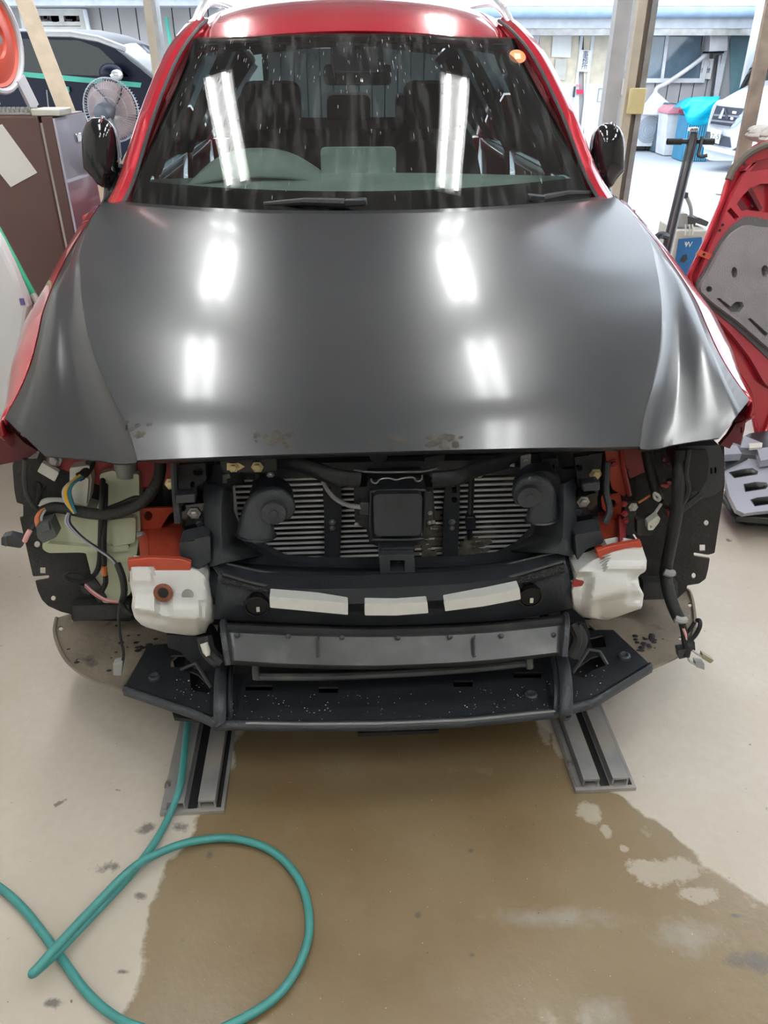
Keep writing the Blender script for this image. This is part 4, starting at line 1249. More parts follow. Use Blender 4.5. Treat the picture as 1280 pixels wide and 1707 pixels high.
# washer tank and what hangs round it (image left)
tk = plate('washer_tank', M['tank'], car, [(76, 852), (112, 846), (150, 858), (182, 862), (232, 842), (234, 880), (228, 925), (222, 940), (150, 928), (140, 921), (80, 922), (70, 915), (74, 880)], pl(.325), .07, rc=.010, bevel=.008)
plate('tank_lower', M['tank'], tk, [(142, 918), (228, 915), (222, 960), (218, 990), (196, 1004), (172, 1006), (158, 985), (150, 950)], pl(.335), .06, rc=.010, bevel=.008)
plate('tank_upper', M['tank'], tk, [(166, 790), (190, 784), (196, 792), (232, 790), (232, 850), (160, 850), (168, 830)], pl(.345), .05, rc=.008, bevel=.008)
plate('tank_rib', M['tank'], tk, [(78, 906), (150, 912), (215, 908), (214, 918), (150, 922), (80, 919)], pl(.312), .03, rc=.006, bevel=.004)
plate('tank_bulge', M['tank'], tk, [(180, 868), (226, 862), (226, 905), (190, 912), (180, 900)], pl(.310), .03, rc=.010, bevel=.008)
plate('pump_bracket', M['offwhite'], car, [(116, 780), (148, 776), (153, 800), (150, 830), (145, 845), (124, 838), (116, 815)], pl(.335), .03, rc=.005, bevel=.005)
plate('bracket_rib', M['offwhite'], car, [(126, 806), (136, 795), (148, 798), (144, 842), (124, 828)], pl(.322), .02, rc=.004, bevel=.004)
MB().tube([LY(209, 752, .36), LY(209, 776, .36), LY(211, 792, .36)], [.028, .026, .024], 16).build('filler_neck', M['greyplug'], car)
MB().tube(catmull([LY(116, 838, .36), LY(92, 836, .35), LY(74, 838, .345), (LY(70, 848, .345)), LY(75, 852, .345)], 4), .010, 10).build('filler_pipe', M['offwhite'], car)
px_tube('wiring_trunk', M['rubber'], car, [(268, 756, .30), (266, 790, .28), (256, 815, .26), (238, 836, .26), (210, 850, .27), (180, 857, .28), (150, 856, .29), (118, 850, .30), (92, 846, .31), (72, 852, .32)], .0135, 10)
px_tube('wiring_trunk', M['rubber'], car, [(180, 848, .31), (205, 838, .31), (225, 830, .30), (240, 832, .29)], .006)
px_tube('wiring_trunk', M['rubber'], car, [(152, 752, .36), (150, 775, .35), (140, 790, .33), (130, 796, .32)], .0105, 10)
px_tube('wire_pair', M['rubber'], car, [(172, 792, .36), (170, 830, .30), (168, 880, .28), (166, 935, .30), (160, 955, .31), (148, 966, .32)], .0065)
px_tube('wire_pair', M['rubber'], car, [(176, 800, .36), (175, 840, .30), (173, 900, .28), (174, 945, .29), (176, 970, .30), (170, 985, .31)], .0065)
px_tube('orange_sleeve', M['orangewire'], car, [(174, 944, .284), (174, 958, .284)], .007)
for i, (mm, d) in enumerate(((M['yellow'], 0), (M['yellow'], 2.2), (M['bluewire'], 6), (M['bluewire'], 8.5), (M['greywire'], -2))):
    px_tube('wire', mm, car, [(134 + d*.5, 792 + i, .31), (118 + d*.6, 805, .29), (108 + d, 818, .28), (111 + d, 836, .275), (124 + d*.3, 855, .28)], .0036, 6)
for i, mm in enumerate((M['greywire'], M['purple'], M['greywire'], M['rubber'])):
    px_tube('wire', mm, car, [(114 + i, 855, .28), (110 + i*2, 870, .27), (120 + i*2, 884, .265), (140 + i, 900, .26), (165 + i, 917, .25), (186 + i*.5, 932, .24), (197 + i, 950, .22), (204, 972, .20), (206, 990, .19)], .0032, 6)
px_tube('wire_sleeve', M['rubber'], car, [(196, 940, .225), (204, 962, .20), (207, 985, .19), (204, 1002, .19)], .008, 8)
for i, mm in enumerate((M['orangewire'], M['orangewire'], M['rust'], M['greywire'])):
    px_tube('wire', mm, car, [(80, 846 + i*1.5, .31), (68 + i*2, 852, .30), (60 + i*3, 864, .29), (62 + i*4, 878, .28)], .0034, 6)
cn = plate('connector', M['greyplug'], car, [(60, 876), (84, 868), (95, 895), (72, 906), (62, 896)], pl(.27), .035, rc=.004, bevel=.004)
cn.data.materials[0] = mat('slate_connector', (.075, .085, .085), .5)
plate('connector_lid', cn.data.materials[0], cn, [(66, 876), (80, 871), (84, 884), (70, 888)], pl(.262), .02, bevel=.002)
px_tube('wire', M['rubber'], car, [(62, 870, .29), (54, 880, .28), (48, 890, .27)], .004, 6)
px_tube('pink_boot', M['pink'], car, [(50, 884, .265), (45, 893, .26), (41, 902, .26)], .006, 8)
cb = plate('hanging_connector', M['plastic_grey'], car, [(2, 896), (16, 893), (38, 899), (39, 909), (34, 914), (2, 909)], pl(.26), .022, rc=.003, bevel=.003)
plate('connector_band', M['plastic_worn'], cb, rect(8, 896, 11, 911), pl(.257), .004)
px_tube('wire_loop', M['rubber'], car, [(160, 955, .32), (150, 965, .30), (130, 970, .28), (112, 965, .27), (108, 957, .27), (118, 953, .28), (134, 955, .29)], .006)
for o_ in ([(140, 968), (156, 962), (170, 982), (160, 990), (146, 984)], [(152, 985), (168, 980), (178, 998), (164, 1006)], [(132, 975), (146, 978), (150, 992), (138, 988)]):
    plate('pump_plug', M['plastic'], car, o_, pl(.33), .03, rc=.003, bevel=.003)
for mm, k in ((M['pink'], 0), (M['purple'], 2), (M['orangewire'], 4)):
    px_tube('wire', mm, car, [(142, 974 + k, .31), (158, 988 + k, .29), (178, 1000 + k*.5, .26), (198, 1003 + k*.3, .22)], .0028, 6)
px_tube('hanging_wire', M['rubber'], car, [(204, 998, .19), (199, 1010, .17), (198, 1040, .15), (202, 1068, .14), (206, 1090, .14), (203, 1108, .14)], .0036, 6)
plate('hanging_plug', M['greyplug'], car, [(188, 1108), (204, 1104), (202, 1126), (189, 1126)], pl(.13), .02, rc=.002, bevel=.002)
px_tube('wire_tail', M['rubber'], car, [(204, 1008, .19), (210, 1018, .18), (220, 1024, .18)], .007)
plate('foam_pad', M['offwhite'], car, [(70, 771), (98, 788), (91, 803), (62, 786)], pl(.335), .014, rc=.003, bevel=.003)
for x, y in ((53, 753), (91, 766)):
    bolt(car, LY(x, y, .355), .012)
px_tube('liner_wire', M['rubber'], car, [(58, 800, .36), (66, 812, .35), (64, 832, .35), (70, 845, .34)], .006)
px_tube('liner_wire', M['rubber'], car, [(80, 806, .37), (68, 818, .35), (62, 840, .34)], .005)

# harnesses on the other side (image right)
px_tube('wiring_trunk', M['rubber'], car, [(1134, 752, .25), (1131, 800, .22), (1128, 850, .22), (1118, 905, .23), (1110, 950, .25), (1113, 980, .22), (1122, 1010, .19), (1133, 1034, .17)], .0155, 10)
px_tube('wiring_trunk', M['rubber'], car, [(1078, 752, .34), (1084, 785, .32), (1092, 812, .30), (1097, 832, .29)], .0130, 10)
px_tube('wiring_trunk', M['rubber'], car, [(1102, 836, .29), (1116, 848, .28), (1130, 852, .22), (1146, 842, .22), (1168, 824, .23)], .0075)
px_tube('wiring_trunk', M['rubber'], car, [(1148, 748, .22), (1143, 790, .215), (1147, 815, .21), (1140, 835, .21), (1130, 850, .215)], .0065)
mb = MB().tube(catmull([LY(1091, 822, .275), LY(1099, 828, .27), LY(1098, 834, .27), LY(1091, 830, .275)], 4, True), .004, 6, closed=True).build('clip_ring', M['offwhite'], car)
px_tube('wire', M['offwhite'], car, [(1102, 840, .28), (1094, 852, .27), (1088, 862, .26)], .004, 6)
for y_, d_ in ((955, .245), (1033, .175)):
    px_tube('harness_clamp', M['greyplug'], car, [(1107 if y_ < 1000 else 1125, y_ - 2, d_ - .012), (1115 if y_ < 1000 else 1134, y_ + 1, d_ - .016), (1122 if y_ < 1000 else 1142, y_, d_ - .01)], .009, 8)
plate('white_clip', M['offwhite'], car, [(1080, 872), (1096, 860), (1101, 864), (1098, 872), (1088, 884), (1080, 884)], pl(.24), .02, [ell(1085, 878, 2)], rc=.003, bevel=.003)
pb = plate('mounting_plate', M['liner'], car, [(1062, 868), (1090, 862), (1092, 890), (1080, 894), (1062, 892)], pl(.26), .02, rc=.002, bevel=.002)
plate('mounting_block', M['liner'], pb, [(1042, 838), (1062, 834), (1060, 900), (1036, 902)], pl(.32), .06, rc=.003, bevel=.004)
plate('red_tag', M['dull_red'], car, [(1112, 852), (1122, 850), (1124, 858), (1114, 861)], pl(.26), .01, rc=.002)
px_tube('wire', M['orangewire'], car, [(1064, 838, .29), (1074, 832, .29), (1083, 826, .30)], .003, 6)
px_tube('hanging_wire', M['rubber'], car, [(1136, 1036, .17), (1140, 1052, .16), (1142, 1070, .15), (1146, 1082, .145), (1144, 1094, .14)], .0085, 8)
px_tube('hanging_wire', M['rubber'], car, [(1146, 1070, .15), (1158, 1060, .15), (1166, 1045, .15), (1166, 1035, .16), (1162, 1034, .17)], .0055, 8)
px_tube('hanging_wire', M['rubber'], car, [(1140, 1060, .16), (1152, 1046, .16), (1158, 1036, .16)], .0045, 8)
px_tube('hanging_wire', M['pink'], car, [(1139, 1048, .155), (1143, 1060, .15), (1143, 1078, .145)], .0035, 6)
for x, y in ((1137, 1090), (1152, 1078)):
    plate('hanging_plug', M['plastic'], car, [(x-7, y-6), (x+6, y-8), (x+7, y+6), (x-5, y+9)], pl(.14), .02, rc=.002, bevel=.002)
px_tube('hanging_wire', M['greywire'], car, [(1146, 1092, .14), (1149, 1102, .13), (1160, 1108, .13)], .003, 6)
px_tube('hanging_wire', M['greywire'], car, [(1154, 1084, .14), (1162, 1090, .13), (1172, 1095, .13)], .003, 6)
plate('hanging_plug', M['greyplug'], car, [(1159, 1103), (1174, 1106), (1174, 1117), (1160, 1112)], pl(.125), .016, rc=.002, bevel=.002)
plate('hanging_plug', mat('olive_plug', (.28, .26, .16), .5), car, [(1171, 1090), (1190, 1101), (1184, 1106), (1170, 1098)], pl(.125), .014, rc=.002, bevel=.002)

# ------------------------------------------------------------------ things standing about (world coordinates)
def won(pxs, y):
    return [WY(a, b, y) for a, b in pxs]
def wplate(name, m, parent, pxs, y, th, holes=(), rc=0.0, bevel=0.0, smooth=40):
    o = won(pxs, y)
    if rc: o = rounded(o, rc)
    return MB().prism(o, [won(h, y) for h in holes], (0, th, 0)).build(name, m, parent, smooth=smooth, bevel=bevel)
def wtube(name, m, parent, pts, r, n=8, k=5):
    return MB().tube(catmull([WY(*p) for p in pts], k), r, n).build(name, m, parent)
def frame_px(name, m, parent, px, wd, y, th):
    """a rectangular frame: outline pixels x0,y0,x1,y1 and frame width in metres"""
    a, b = WY(px[0], px[1], y), WY(px[2], px[3], y)
    x0, x1, z1, z0 = a.x, b.x, a.z, b.z
    return MB().prism([V((x, y, z)) for x, z in rect(x0, z0, x1, z1)], [[V((x, y, z)) for x, z in rect(x0 + wd, z0 + wd, x1 - wd, z1 - wd)]], (0, th, 0)).build(name, m, parent, smooth=0)
def lettering(parent, text, c, h, m, yaw=0.0, name='lettering', spacing=1.0, vertical=False):
    cu = bpy.data.curves.new(name, 'FONT')
    cu.body = '\n'.join(text) if vertical else text
    cu.align_x = 'CENTER'
    cu.align_y = 'CENTER'
    cu.size = h
    cu.space_line = spacing
    cu.extrude = 0.001
    tmp = bpy.data.objects.new(name, cu)
    COL.objects.link(tmp)
    dg = bpy.context.evaluated_depsgraph_get()
    me = bpy.data.meshes.new_from_object(tmp.evaluated_get(dg))
    bpy.data.objects.remove(tmp)
    me.materials.clear()
    me.materials.append(m)
    T = Matrix.Translation(V(c) - root_off(parent)) @ Matrix.Rotation(yaw, 4, 'Z') @ Matrix.Rotation(R(90), 4, 'X')
    me.transform(T)
    o = bpy.data.objects.new(name, me)
    COL.objects.link(o)
    o.parent = parent
    return o

# turquoise air hose on the floor
M['hose'] = mat('turquoise_hose', (0.050, 0.25, 0.235), 0.42, var=0.12, scale=30)
hp = [(-420, 1270, .012), (-220, 1350, .012), (-60, 1440, .012), (0, 1480, .012), (40, 1516, .012), (90, 1580, .012), (150, 1660, .012), (215, 1707, .012), (290, 1722, .012), (345, 1722, .012), (395, 1703, .012), (460, 1662, .012), (500, 1605, .012), (516, 1540, .012),
      (500, 1470, .012), (455, 1420, .012), (390, 1398, .014), (320, 1403, .02), (260, 1424, .03), (215, 1452, .035), (150, 1518, .04), (92, 1580, .045), (64, 1612, .045), (54, 1622, .043), (62, 1618, .028), (100, 1583, .028), (160, 1520, .022), (220, 1455, .014), (258, 1404, .012), (283, 1358, .016), (298, 1318, .050), (304, 1285, .056), (310, 1230, .058), (314, 1196, .058), (322, 1160, .03), (330, 1120, .012)]
hs_ = MB().tube(catmull([WZ(*p) for p in hp], 8), .0088, 10).build('air_hose', M['hose'])
tag(hs_, 'turquoise air hose looped on the wet floor in front of the car', 'hose')
# steel pulling rails bolted to the floor
def floor_rail(xl, label, xs):
    t = thing('floor_rail', label, 'floor rail', CAR_M @ V((xl, .0, 0)), 'steel floor rails')
    t.rotation_euler = (0, 0, CAR_YAW)
    OFF[t.name] = V((0, 0, 0))
    y0, y1 = xs
    MB().box((0, (y0 + y1) / 2, .006), (.150, y1 - y0 + .02, .010)).build('base_plate', M['rail_steel'], t, smooth=0)
    for x in (.0, .062):
        MB().box((x, (y0 + y1) / 2, .0118), (.022 if x == 0 else .010, y1 - y0, .003)).build('slot', M['void'], t, smooth=0)
    for x in (-.036, .036):
        mb = MB().box((x, (y0 + y1) / 2, .034), (.040, y1 - y0, .006))
        for e in (-1, 1):
            mb.box((x + e * .018, (y0 + y1) / 2, .023), (.004, y1 - y0, .025))
        mb.build('channel', M['rail_steel'], t, smooth=0)
    for e in (-1,):
        mb = MB().box((e * .066, (y0 + y1) / 2, .0135), (.012, y1 - y0, .006)).build('edge_strip', M['rail_steel'], t, smooth=0)
        MB().lathe([(.012, 0), (.012, .006), (.008, .006), (.007, .014)], (e * .066, y0 + .07, .011), (0, 0, 1), 6).build('anchor_bolt', M['steel'], t)
rl_ = LZ(318, 1325, 0)
floor_rail(-.478, 'steel floor rail under the car, with the turquoise hose over it', (-.035, 3.2))
floor_rail(.520, 'steel floor rail under the car at the dry side of the floor', (-.030, 3.2))

# spare red hood standing on its side
HO, HN = V((1.74, 3.30, 0)), V((-.22, .93, -.27)).normalized()
def honp(pxs, d=0.0):
    return [onplane(a, b, HO + HN * d, HN, False) for a, b in pxs]
sh_ = thing('spare_hood', 'red car hood standing on edge with a grey insulation pad facing out', 'hood', (1.74, 3.30, 0))
ho = [(1280, 237), (1256, 246), (1236, 264), (1220, 286), (1212, 302), (1203, 335), (1188, 370), (1172, 410), (1146, 462), (1162, 500), (1192, 562), (1216, 608), (1240, 640), (1252, 664), (1256, 700), (1262, 727), (1274, 722), (1284, 690), (1300, 672), (1420, 640), (1530, 560), (1560, 430), (1520, 300), (1400, 236)]
hol = rounded(honp(ho), .03)
MB().prism(hol, [], HN * .012).build('hood_skin', M['red'], sh_, smooth=30)
MB().tube([p - HN * .004 for p in hol], .012, 8, closed=True).build('hood_hem', M['red'], sh_)
M['red_inner'] = mat('red_hood_frame', (0.36, 0.03, 0.045), 0.35, coat=.4)
inn = [(1290, 262), (1258, 268), (1240, 290), (1224, 318), (1212, 345), (1196, 385), (1178, 425), (1160, 468), (1185, 520), (1222, 560), (1250, 596), (1275, 640), (1300, 655), (1400, 620), (1500, 540), (1530, 430), (1490, 310), (1400, 262)]
pk = [[(1228, 340), (1236, 352), (1244, 350), (1262, 352), (1290, 356), (1290, 306), (1268, 306), (1250, 314), (1238, 326)],
      [(1212, 352), (1218, 346), (1232, 362), (1226, 368)], [(1240, 284), (1252, 272), (1262, 270), (1250, 286)]]
fi = rounded(honp(inn, -.03), .02)
MB().prism(fi, [honp(h, -.03) for h in pk], HN * .028).build('hood_frame', M['red_inner'], sh_, smooth=30)
MB().bar(honp([(1246, 314)], -.02)[0], honp([(1266, 350)], -.02)[0], .02, .02, up=HN).build('frame_rib', M['dark_red'], sh_, smooth=0)
MB().bar(honp([(1226, 334)], -.015)[0], honp([(1244, 356)], -.015)[0], .03, .02, up=HN).build('frame_rib', M['dark_red'], sh_, smooth=0)
MB().prism(honp([(1160, 424), (1166, 416), (1187, 424), (1182, 433)], -.034), [], HN * .006).build('orange_patch', M['orange_red'], sh_, smooth=0)
M['pad'] = mat('grey_insulation_pad', (0.23, 0.215, 0.225), 0.9, var=0.08, scale=10, bump=0.5, bscale=160)
M['pad_edge'] = mat('dark_pad_recess', (0.10, 0.098, 0.10), 0.9, var=0.1, bump=0.4, bscale=120)
pad = [(1420, 352), (1300, 372), (1262, 362), (1241, 360), (1218, 378), (1199, 402), (1180, 440), (1160, 472), (1160, 486), (1186, 514), (1225, 546), (1255, 573), (1282, 600), (1340, 622), (1430, 590), (1500, 500), (1490, 420)]
pb_ = rounded(honp(pad, -.036), .02)
pad_ = MB().prism(pb_, [], HN * .008).build('insulation_pad', M['pad_edge'], sh_, smooth=30)
tag(pad_, 'grey insulation pad with dimples')
pin = [(1420, 360), (1300, 380), (1264, 378), (1244, 374), (1222, 388), (1205, 410), (1186, 446), (1168, 476), (1168, 486), (1190, 506), (1228, 534), (1258, 560), (1285, 584), (1340, 606), (1422, 578), (1490, 496), (1480, 424)]
dm = [ell(1224, 454, 5, 9), ell(1275, 452, 6, 10), ell(1182, 482, 5, 5), [(1194, 497), (1200, 497), (1218, 511), (1226, 503), (1237, 503), (1240, 511), (1232, 520), (1218, 520)], [(1246, 532), (1251, 530), (1280, 556), (1276, 562)]]
for o_ in dm:
    pass
MB().prism(rounded(honp(pin, -.060), .02), [honp(h, -.060) for h in dm], HN * .024).build('pad_face', M['pad'], pad_, smooth=0)
for (x, y) in ((1240, 274), (1204, 375), (1199, 384), (1173, 424), (1253, 344)):
    MB().lathe([(.006, 0), (.006, .004)], honp([(x, y)], -.034)[0], -HN, 8).build('hood_hole', M['void'], sh_)
MB().tube(catmull(honp([(1214, 300), (1222, 282), (1240, 262), (1258, 250), (1284, 240), (1340, 232)], -.01), 5), .016, 8).build('weather_strip', mat('brown_grey_seal', (.12, .10, .085), .8), sh_)
mb = MB()

# black ribbed grille of the bumper lying in front of it
gr = thing('grille_panel', 'black slotted plastic grille panel, pale sky sheen painted on its face, lying on the floor beside the car', 'grille', WZ(1250, 850, 0))
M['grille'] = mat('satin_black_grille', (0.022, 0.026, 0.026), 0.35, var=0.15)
M['grilleface'] = mat('sky_sheen_face', (0.36, 0.37, 0.43), 0.3, var=.08, coat=.3)  # sky reflection on the black grille put into this pale face colour
def gz(x, y, z): return WZ(x, y, z)
base = [(1206, 745), (1214, 822), (1228, 862), (1245, 868), (1330, 872), (1420, 830), (1400, 740), (1300, 716), (1250, 722)]
MB().prism([gz(x, y, .03) for x, y in base], [], (0, 0, -.02)).build('panel_back', M['plastic'], gr, smooth=0)
go = [(1207, 785), (1214, 779), (1245, 764), (1262, 766), (1276, 771), (1330, 786), (1410, 818), (1400, 850), (1300, 850), (1262, 853), (1240, 856), (1228, 850), (1216, 826)]
gh = [[(1214, 787), (1236, 782), (1254, 780), (1264, 786), (1262, 791), (1224, 797)], [(1239, 807), (1258, 803), (1277, 804), (1281, 810), (1276, 815), (1242, 820)], [(1250, 833), (1262, 829), (1300, 825), (1302, 838), (1258, 844)], [(1286, 786), (1320, 796), (1330, 804), (1300, 802)], [(1302, 812), (1350, 820), (1352, 830), (1310, 824)]]
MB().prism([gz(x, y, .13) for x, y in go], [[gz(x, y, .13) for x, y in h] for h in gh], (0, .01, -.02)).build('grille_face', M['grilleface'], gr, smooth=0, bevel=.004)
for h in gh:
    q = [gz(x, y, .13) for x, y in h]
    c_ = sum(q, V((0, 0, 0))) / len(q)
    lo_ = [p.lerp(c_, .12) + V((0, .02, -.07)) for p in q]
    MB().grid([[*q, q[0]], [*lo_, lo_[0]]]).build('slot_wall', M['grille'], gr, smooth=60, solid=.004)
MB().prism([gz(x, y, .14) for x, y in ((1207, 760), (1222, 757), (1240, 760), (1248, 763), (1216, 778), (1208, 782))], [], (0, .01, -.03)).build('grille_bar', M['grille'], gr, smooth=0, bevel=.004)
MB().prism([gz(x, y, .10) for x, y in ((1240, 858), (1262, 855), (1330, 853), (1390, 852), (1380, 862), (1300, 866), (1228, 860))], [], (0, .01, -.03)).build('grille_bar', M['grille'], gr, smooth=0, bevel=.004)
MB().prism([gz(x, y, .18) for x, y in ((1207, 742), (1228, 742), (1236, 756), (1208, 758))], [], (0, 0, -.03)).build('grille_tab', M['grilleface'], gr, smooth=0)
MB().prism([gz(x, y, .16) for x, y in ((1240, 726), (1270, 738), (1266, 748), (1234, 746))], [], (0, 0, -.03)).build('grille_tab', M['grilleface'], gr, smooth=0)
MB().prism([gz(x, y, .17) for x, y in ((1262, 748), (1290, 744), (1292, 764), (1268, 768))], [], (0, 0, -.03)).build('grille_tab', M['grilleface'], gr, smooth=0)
MB().prism([gz(x, y, .18) for x, y in ((1248, 739), (1271, 738), (1270, 745), (1249, 747))], [], (0, 0, -.01)).build('pale_clip', M['offwhite'], gr, smooth=0)
MB().prism([gz(x, y, .12) for x, y in ((1197, 808), (1206, 806), (1208, 818), (1198, 820))], [], (0, 0, -.02)).build('pale_clip', M['paper'], gr, smooth=0)
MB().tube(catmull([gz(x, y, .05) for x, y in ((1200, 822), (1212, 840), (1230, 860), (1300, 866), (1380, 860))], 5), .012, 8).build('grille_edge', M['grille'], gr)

# kick scooter behind the car
M['navy'] = mat('dark_navy_black', (0.016, 0.016, 0.024), 0.35, coat=.3)
top, bot = WY(1157, 222, 5.3), WY(1098, 470, 5.05)
sc_ = thing('kick_scooter', 'black kick scooter standing upright behind the fender, seen from its handlebar end', 'scooter', V((bot.x, bot.y, 0)))
d_ = (top - bot).normalized()
MB().tube([bot, top - d_ * .10], .032, 12).build('stem', M['navy'], sc_)
MB().tube([top - d_ * .17, top - d_ * .04, top], [.034, .032, .028], 12).build('stem_clamp', M['plastic'], sc_)
MB().bar(WY(1148, 216, 5.28), WY(1162, 215, 5.28), .05, .02).build('display', M['chrome'], sc_, bevel=.004)
hb_ = MB().tube([WY(1112, 236, 5.28), WY(1155, 236, 5.28), WY(1190, 236, 5.28)], .014, 10).build('handlebar', M['navy'], sc_)
for a, b in ((1112, 1136), (1172, 1190)):
    MB().tube([WY(a, 236, 5.28), WY(b, 236, 5.28)], .019, 10).build('grip', M['rubber'], hb_)
wtube('brake_lever', M['plastic'], sc_, [(1170, 228, 5.27), (1168, 240, 5.26), (1165, 252, 5.25), (1164, 259, 5.24), (1170, 261, 5.23), (1179, 259, 5.22)], .011)
wtube('cable', M['rubber'], sc_, [(1158, 240, 5.27), (1154, 255, 5.25), (1146, 270, 5.24), (1142, 300, 5.24), (1128, 365, 5.18), (1116, 415, 5.12)], .008)
wtube('cable', M['chrome'], sc_, [(1139, 315, 5.2), (1126, 365, 5.14), (1112, 422, 5.08)], .006)
MB().box((bot.x - .02, 4.6, .10), (.15, .62, .05)).build('deck', M['plastic'], sc_, bevel=.01)
for yy in (5.10, 4.2):
    wl = MB().lathe([(.05, -.022), (.095, -.026), (.105, -.012), (.105, .012), (.095, .026), (.05, .022)], (bot.x - .02, yy, .105), (1, 0, 0), 20).build('wheel', M['rubber'], sc_)
MB().tube([bot, V((bot.x - .02, 5.08, .22)), V((bot.x - .02, 5.10, .12))], .026, 10).build('fork', M['navy'], sc_)
wtube('mudguard', M['plastic'], sc_, [(1088, 402, 5.0), (1100, 392, 5.02), (1112, 394, 5.05)], .022)

# equipment cart with blue panel
ec = thing('equipment_cart', 'cream equipment cart with a blue panel and grey clutter on top, behind the scooter', 'cart', WY(1160, 440, 5.9) * 1)
ec.location = (ec.location.x, 5.9, 0)
OFF[ec.name] = V(ec.location)
a, b = WY(1128, 384, 5.75), WY(1196, 384, 5.75)
M['cream'] = mat('cream_enamel', (0.55, 0.53, 0.47), 0.5)
MB().prism([V((x, 5.75, z)) for x, z in rect(a.x, .06, b.x, a.z)], [], (0, .4, 0)).build('cabinet', M['cream'], ec, smooth=0, bevel=.01)
for xx in (a.x + .06, b.x - .06):
    for yy in (5.82, 6.08):
        MB().lathe([(.012, -.015), (.04, -.015), (.04, .015), (.012, .015)], (xx, yy, .04), (1, 0, 0), 12).build('caster', M['rubber'], ec)
M['bluepanel'] = mat('blue_panel', (0.015, 0.13, 0.33), 0.45)
bp_ = wplate('blue_panel', M['bluepanel'], ec, [(1132, 399), (1170, 396), (1168, 470), (1120, 472)], 5.735, .012)
lettering(ec, 'W', WY(1147, 408, 5.73), .055, M['paper'])
lettering(ec, '4', WY(1143, 407, 5.73), .040, M['paper'])
wplate('dark_label', M['navy'], ec, [(1138, 426), (1144, 424), (1146, 432), (1140, 438), (1134, 436)], 5.732, .006)
for pts, m_ in (([(1132, 356), (1146, 356), (1146, 378), (1130, 379)], 'greyplug'), ([(1146, 360), (1162, 364), (1158, 378), (1146, 374)], 'plastic_worn'), ([(1163, 362), (1182, 370), (1178, 378), (1160, 372)], 'plastic_worn'), ([(1155, 378), (1172, 380), (1172, 388), (1155, 387)], 'paper')):
    wplate('clutter_part', M[m_], ec, pts, 5.8, .12, rc=.01, bevel=.006)
wtube('hook_arm', M['greyplug'], ec, [(1142, 324, 5.85), (1146, 332, 5.85), (1150, 342, 5.85), (1152, 352, 5.85), (1152, 362, 5.85)], .014)
wplate('hook_head', M['plastic_worn'], ec, [(1138, 320), (1148, 321), (1147, 330), (1138, 332)], 5.83, .05, bevel=.005)
for x in (1142, 1149, 1154):
    wtube('dangling_strip', M['offwhite'], ec, [(x, 374, 5.74), (x + .5, 384, 5.735), (x - .5, 392, 5.735)], .006, 6)

# timber blocks on the road
for (x, y, w_, h_, lb_) in ((1200, 323, .11, .24, 'pale timber block standing on the road left of the red hood edge'.replace(' left of', ' by')), (1223, 303, .12, .26, 'pale timber block half hidden behind the red hood edge')):
    c = WZ(x, y, 0)
    t = MB().box((0, 0, h_/2), (w_, w_, h_)).build('timber_block', mat('pale_timber', (0.62, 0.55, 0.42), 0.7, var=.1, scale=20), None, bevel=.006)
    t.location = c
    tag(t, lb_, 'block')

# brown refrigerator with paper sheet, red reel on top
M['brown'] = mat('brown_enamel', (0.115, 0.062, 0.055), 0.35, var=0.06, scale=3, coat=.2)
M['lilac'] = mat('lilac_sheen_enamel', (0.50, 0.50, 0.62), 0.3, coat=.4)  # daylight reflected by the door front, put into its colour
FY = 3.0
tl, tr_ = WY(0, 187, FY), WY(62, 192, FY)
FZ = tr_.z
fx1 = tr_.x
fr_ = thing('refrigerator', 'brown refrigerator with pale lilac daylight painted on its door behind the car fender', 'refrigerator', (fx1 - .3, FY + .25, 0))
MB().prism([V((x, FY, z)) for x, z in rect(fx1 - .62, .05, fx1, FZ)], [], (0, .31, 0)).build('body', M['brown'], fr_, smooth=0, bevel=.008)
MB().box((fx1 + .005, FY + .155, (FZ + .05) / 2), (.014, .29, FZ - .1)).build('gasket', M['cream'], fr_, smooth=0)
dr_ = MB().prism([V((x, FY - .004, z)) for x, z in rect(fx1 + .012, .07, fx1 + .052, FZ - .004)], [], (0, .315, 0)).build('door', M['brown'], fr_, smooth=0, bevel=.004)
df_ = MB().prism([V((x, FY - .003, z)) for x, z in rect(fx1 + .052, .07, fx1 + .060, FZ - .01)], [], (0, .312, 0)).build('door_front', M['lilac'], dr_, smooth=0)
MB().box((fx1 + .064, FY + .18, FZ - .085), (.010, .05, .03)).build('badge', M['chrome'], dr_, bevel=.003)
MB().box((fx1 + .066, FY + .16, .50), (.02, .24, .035)).build('door_handle', M['paper'], dr_, bevel=.006)
MB().box((fx1 + .03, FY + .06, FZ + .008), (.10, .12, .022)).build('hinge_cover', M['offwhite'], fr_, bevel=.004)
MB().box((fx1 - .3, FY + .16, .025), (.56, .26, .05)).build('plinth', M['void'], fr_, smooth=0)
MB().box((fx1 - .31, FY - .003, .42), (.60, .006, .05)).build('side_groove', M['void'], fr_, smooth=0)
pp = wplate('paper_sheet', M['paper'], fr_, [(3, 207), (62, 288), (18, 312), (-48, 230)], FY - .004, .002)
tag(pp, 'blank white paper sheet stuck on at an angle')
mb = MB()
for k in range(9):
    q = WY(-4 + k * 7.6, 184, FY)
    mb.box((q.x, FY + .02, FZ + .012), (.006, .02, .024))
mb.box((tl.x + .05, FY + .02, FZ + .004), (fx1 - tl.x - .02, .03, .006))
mb.build('top_comb', M['greyplug'], fr_, smooth=0)
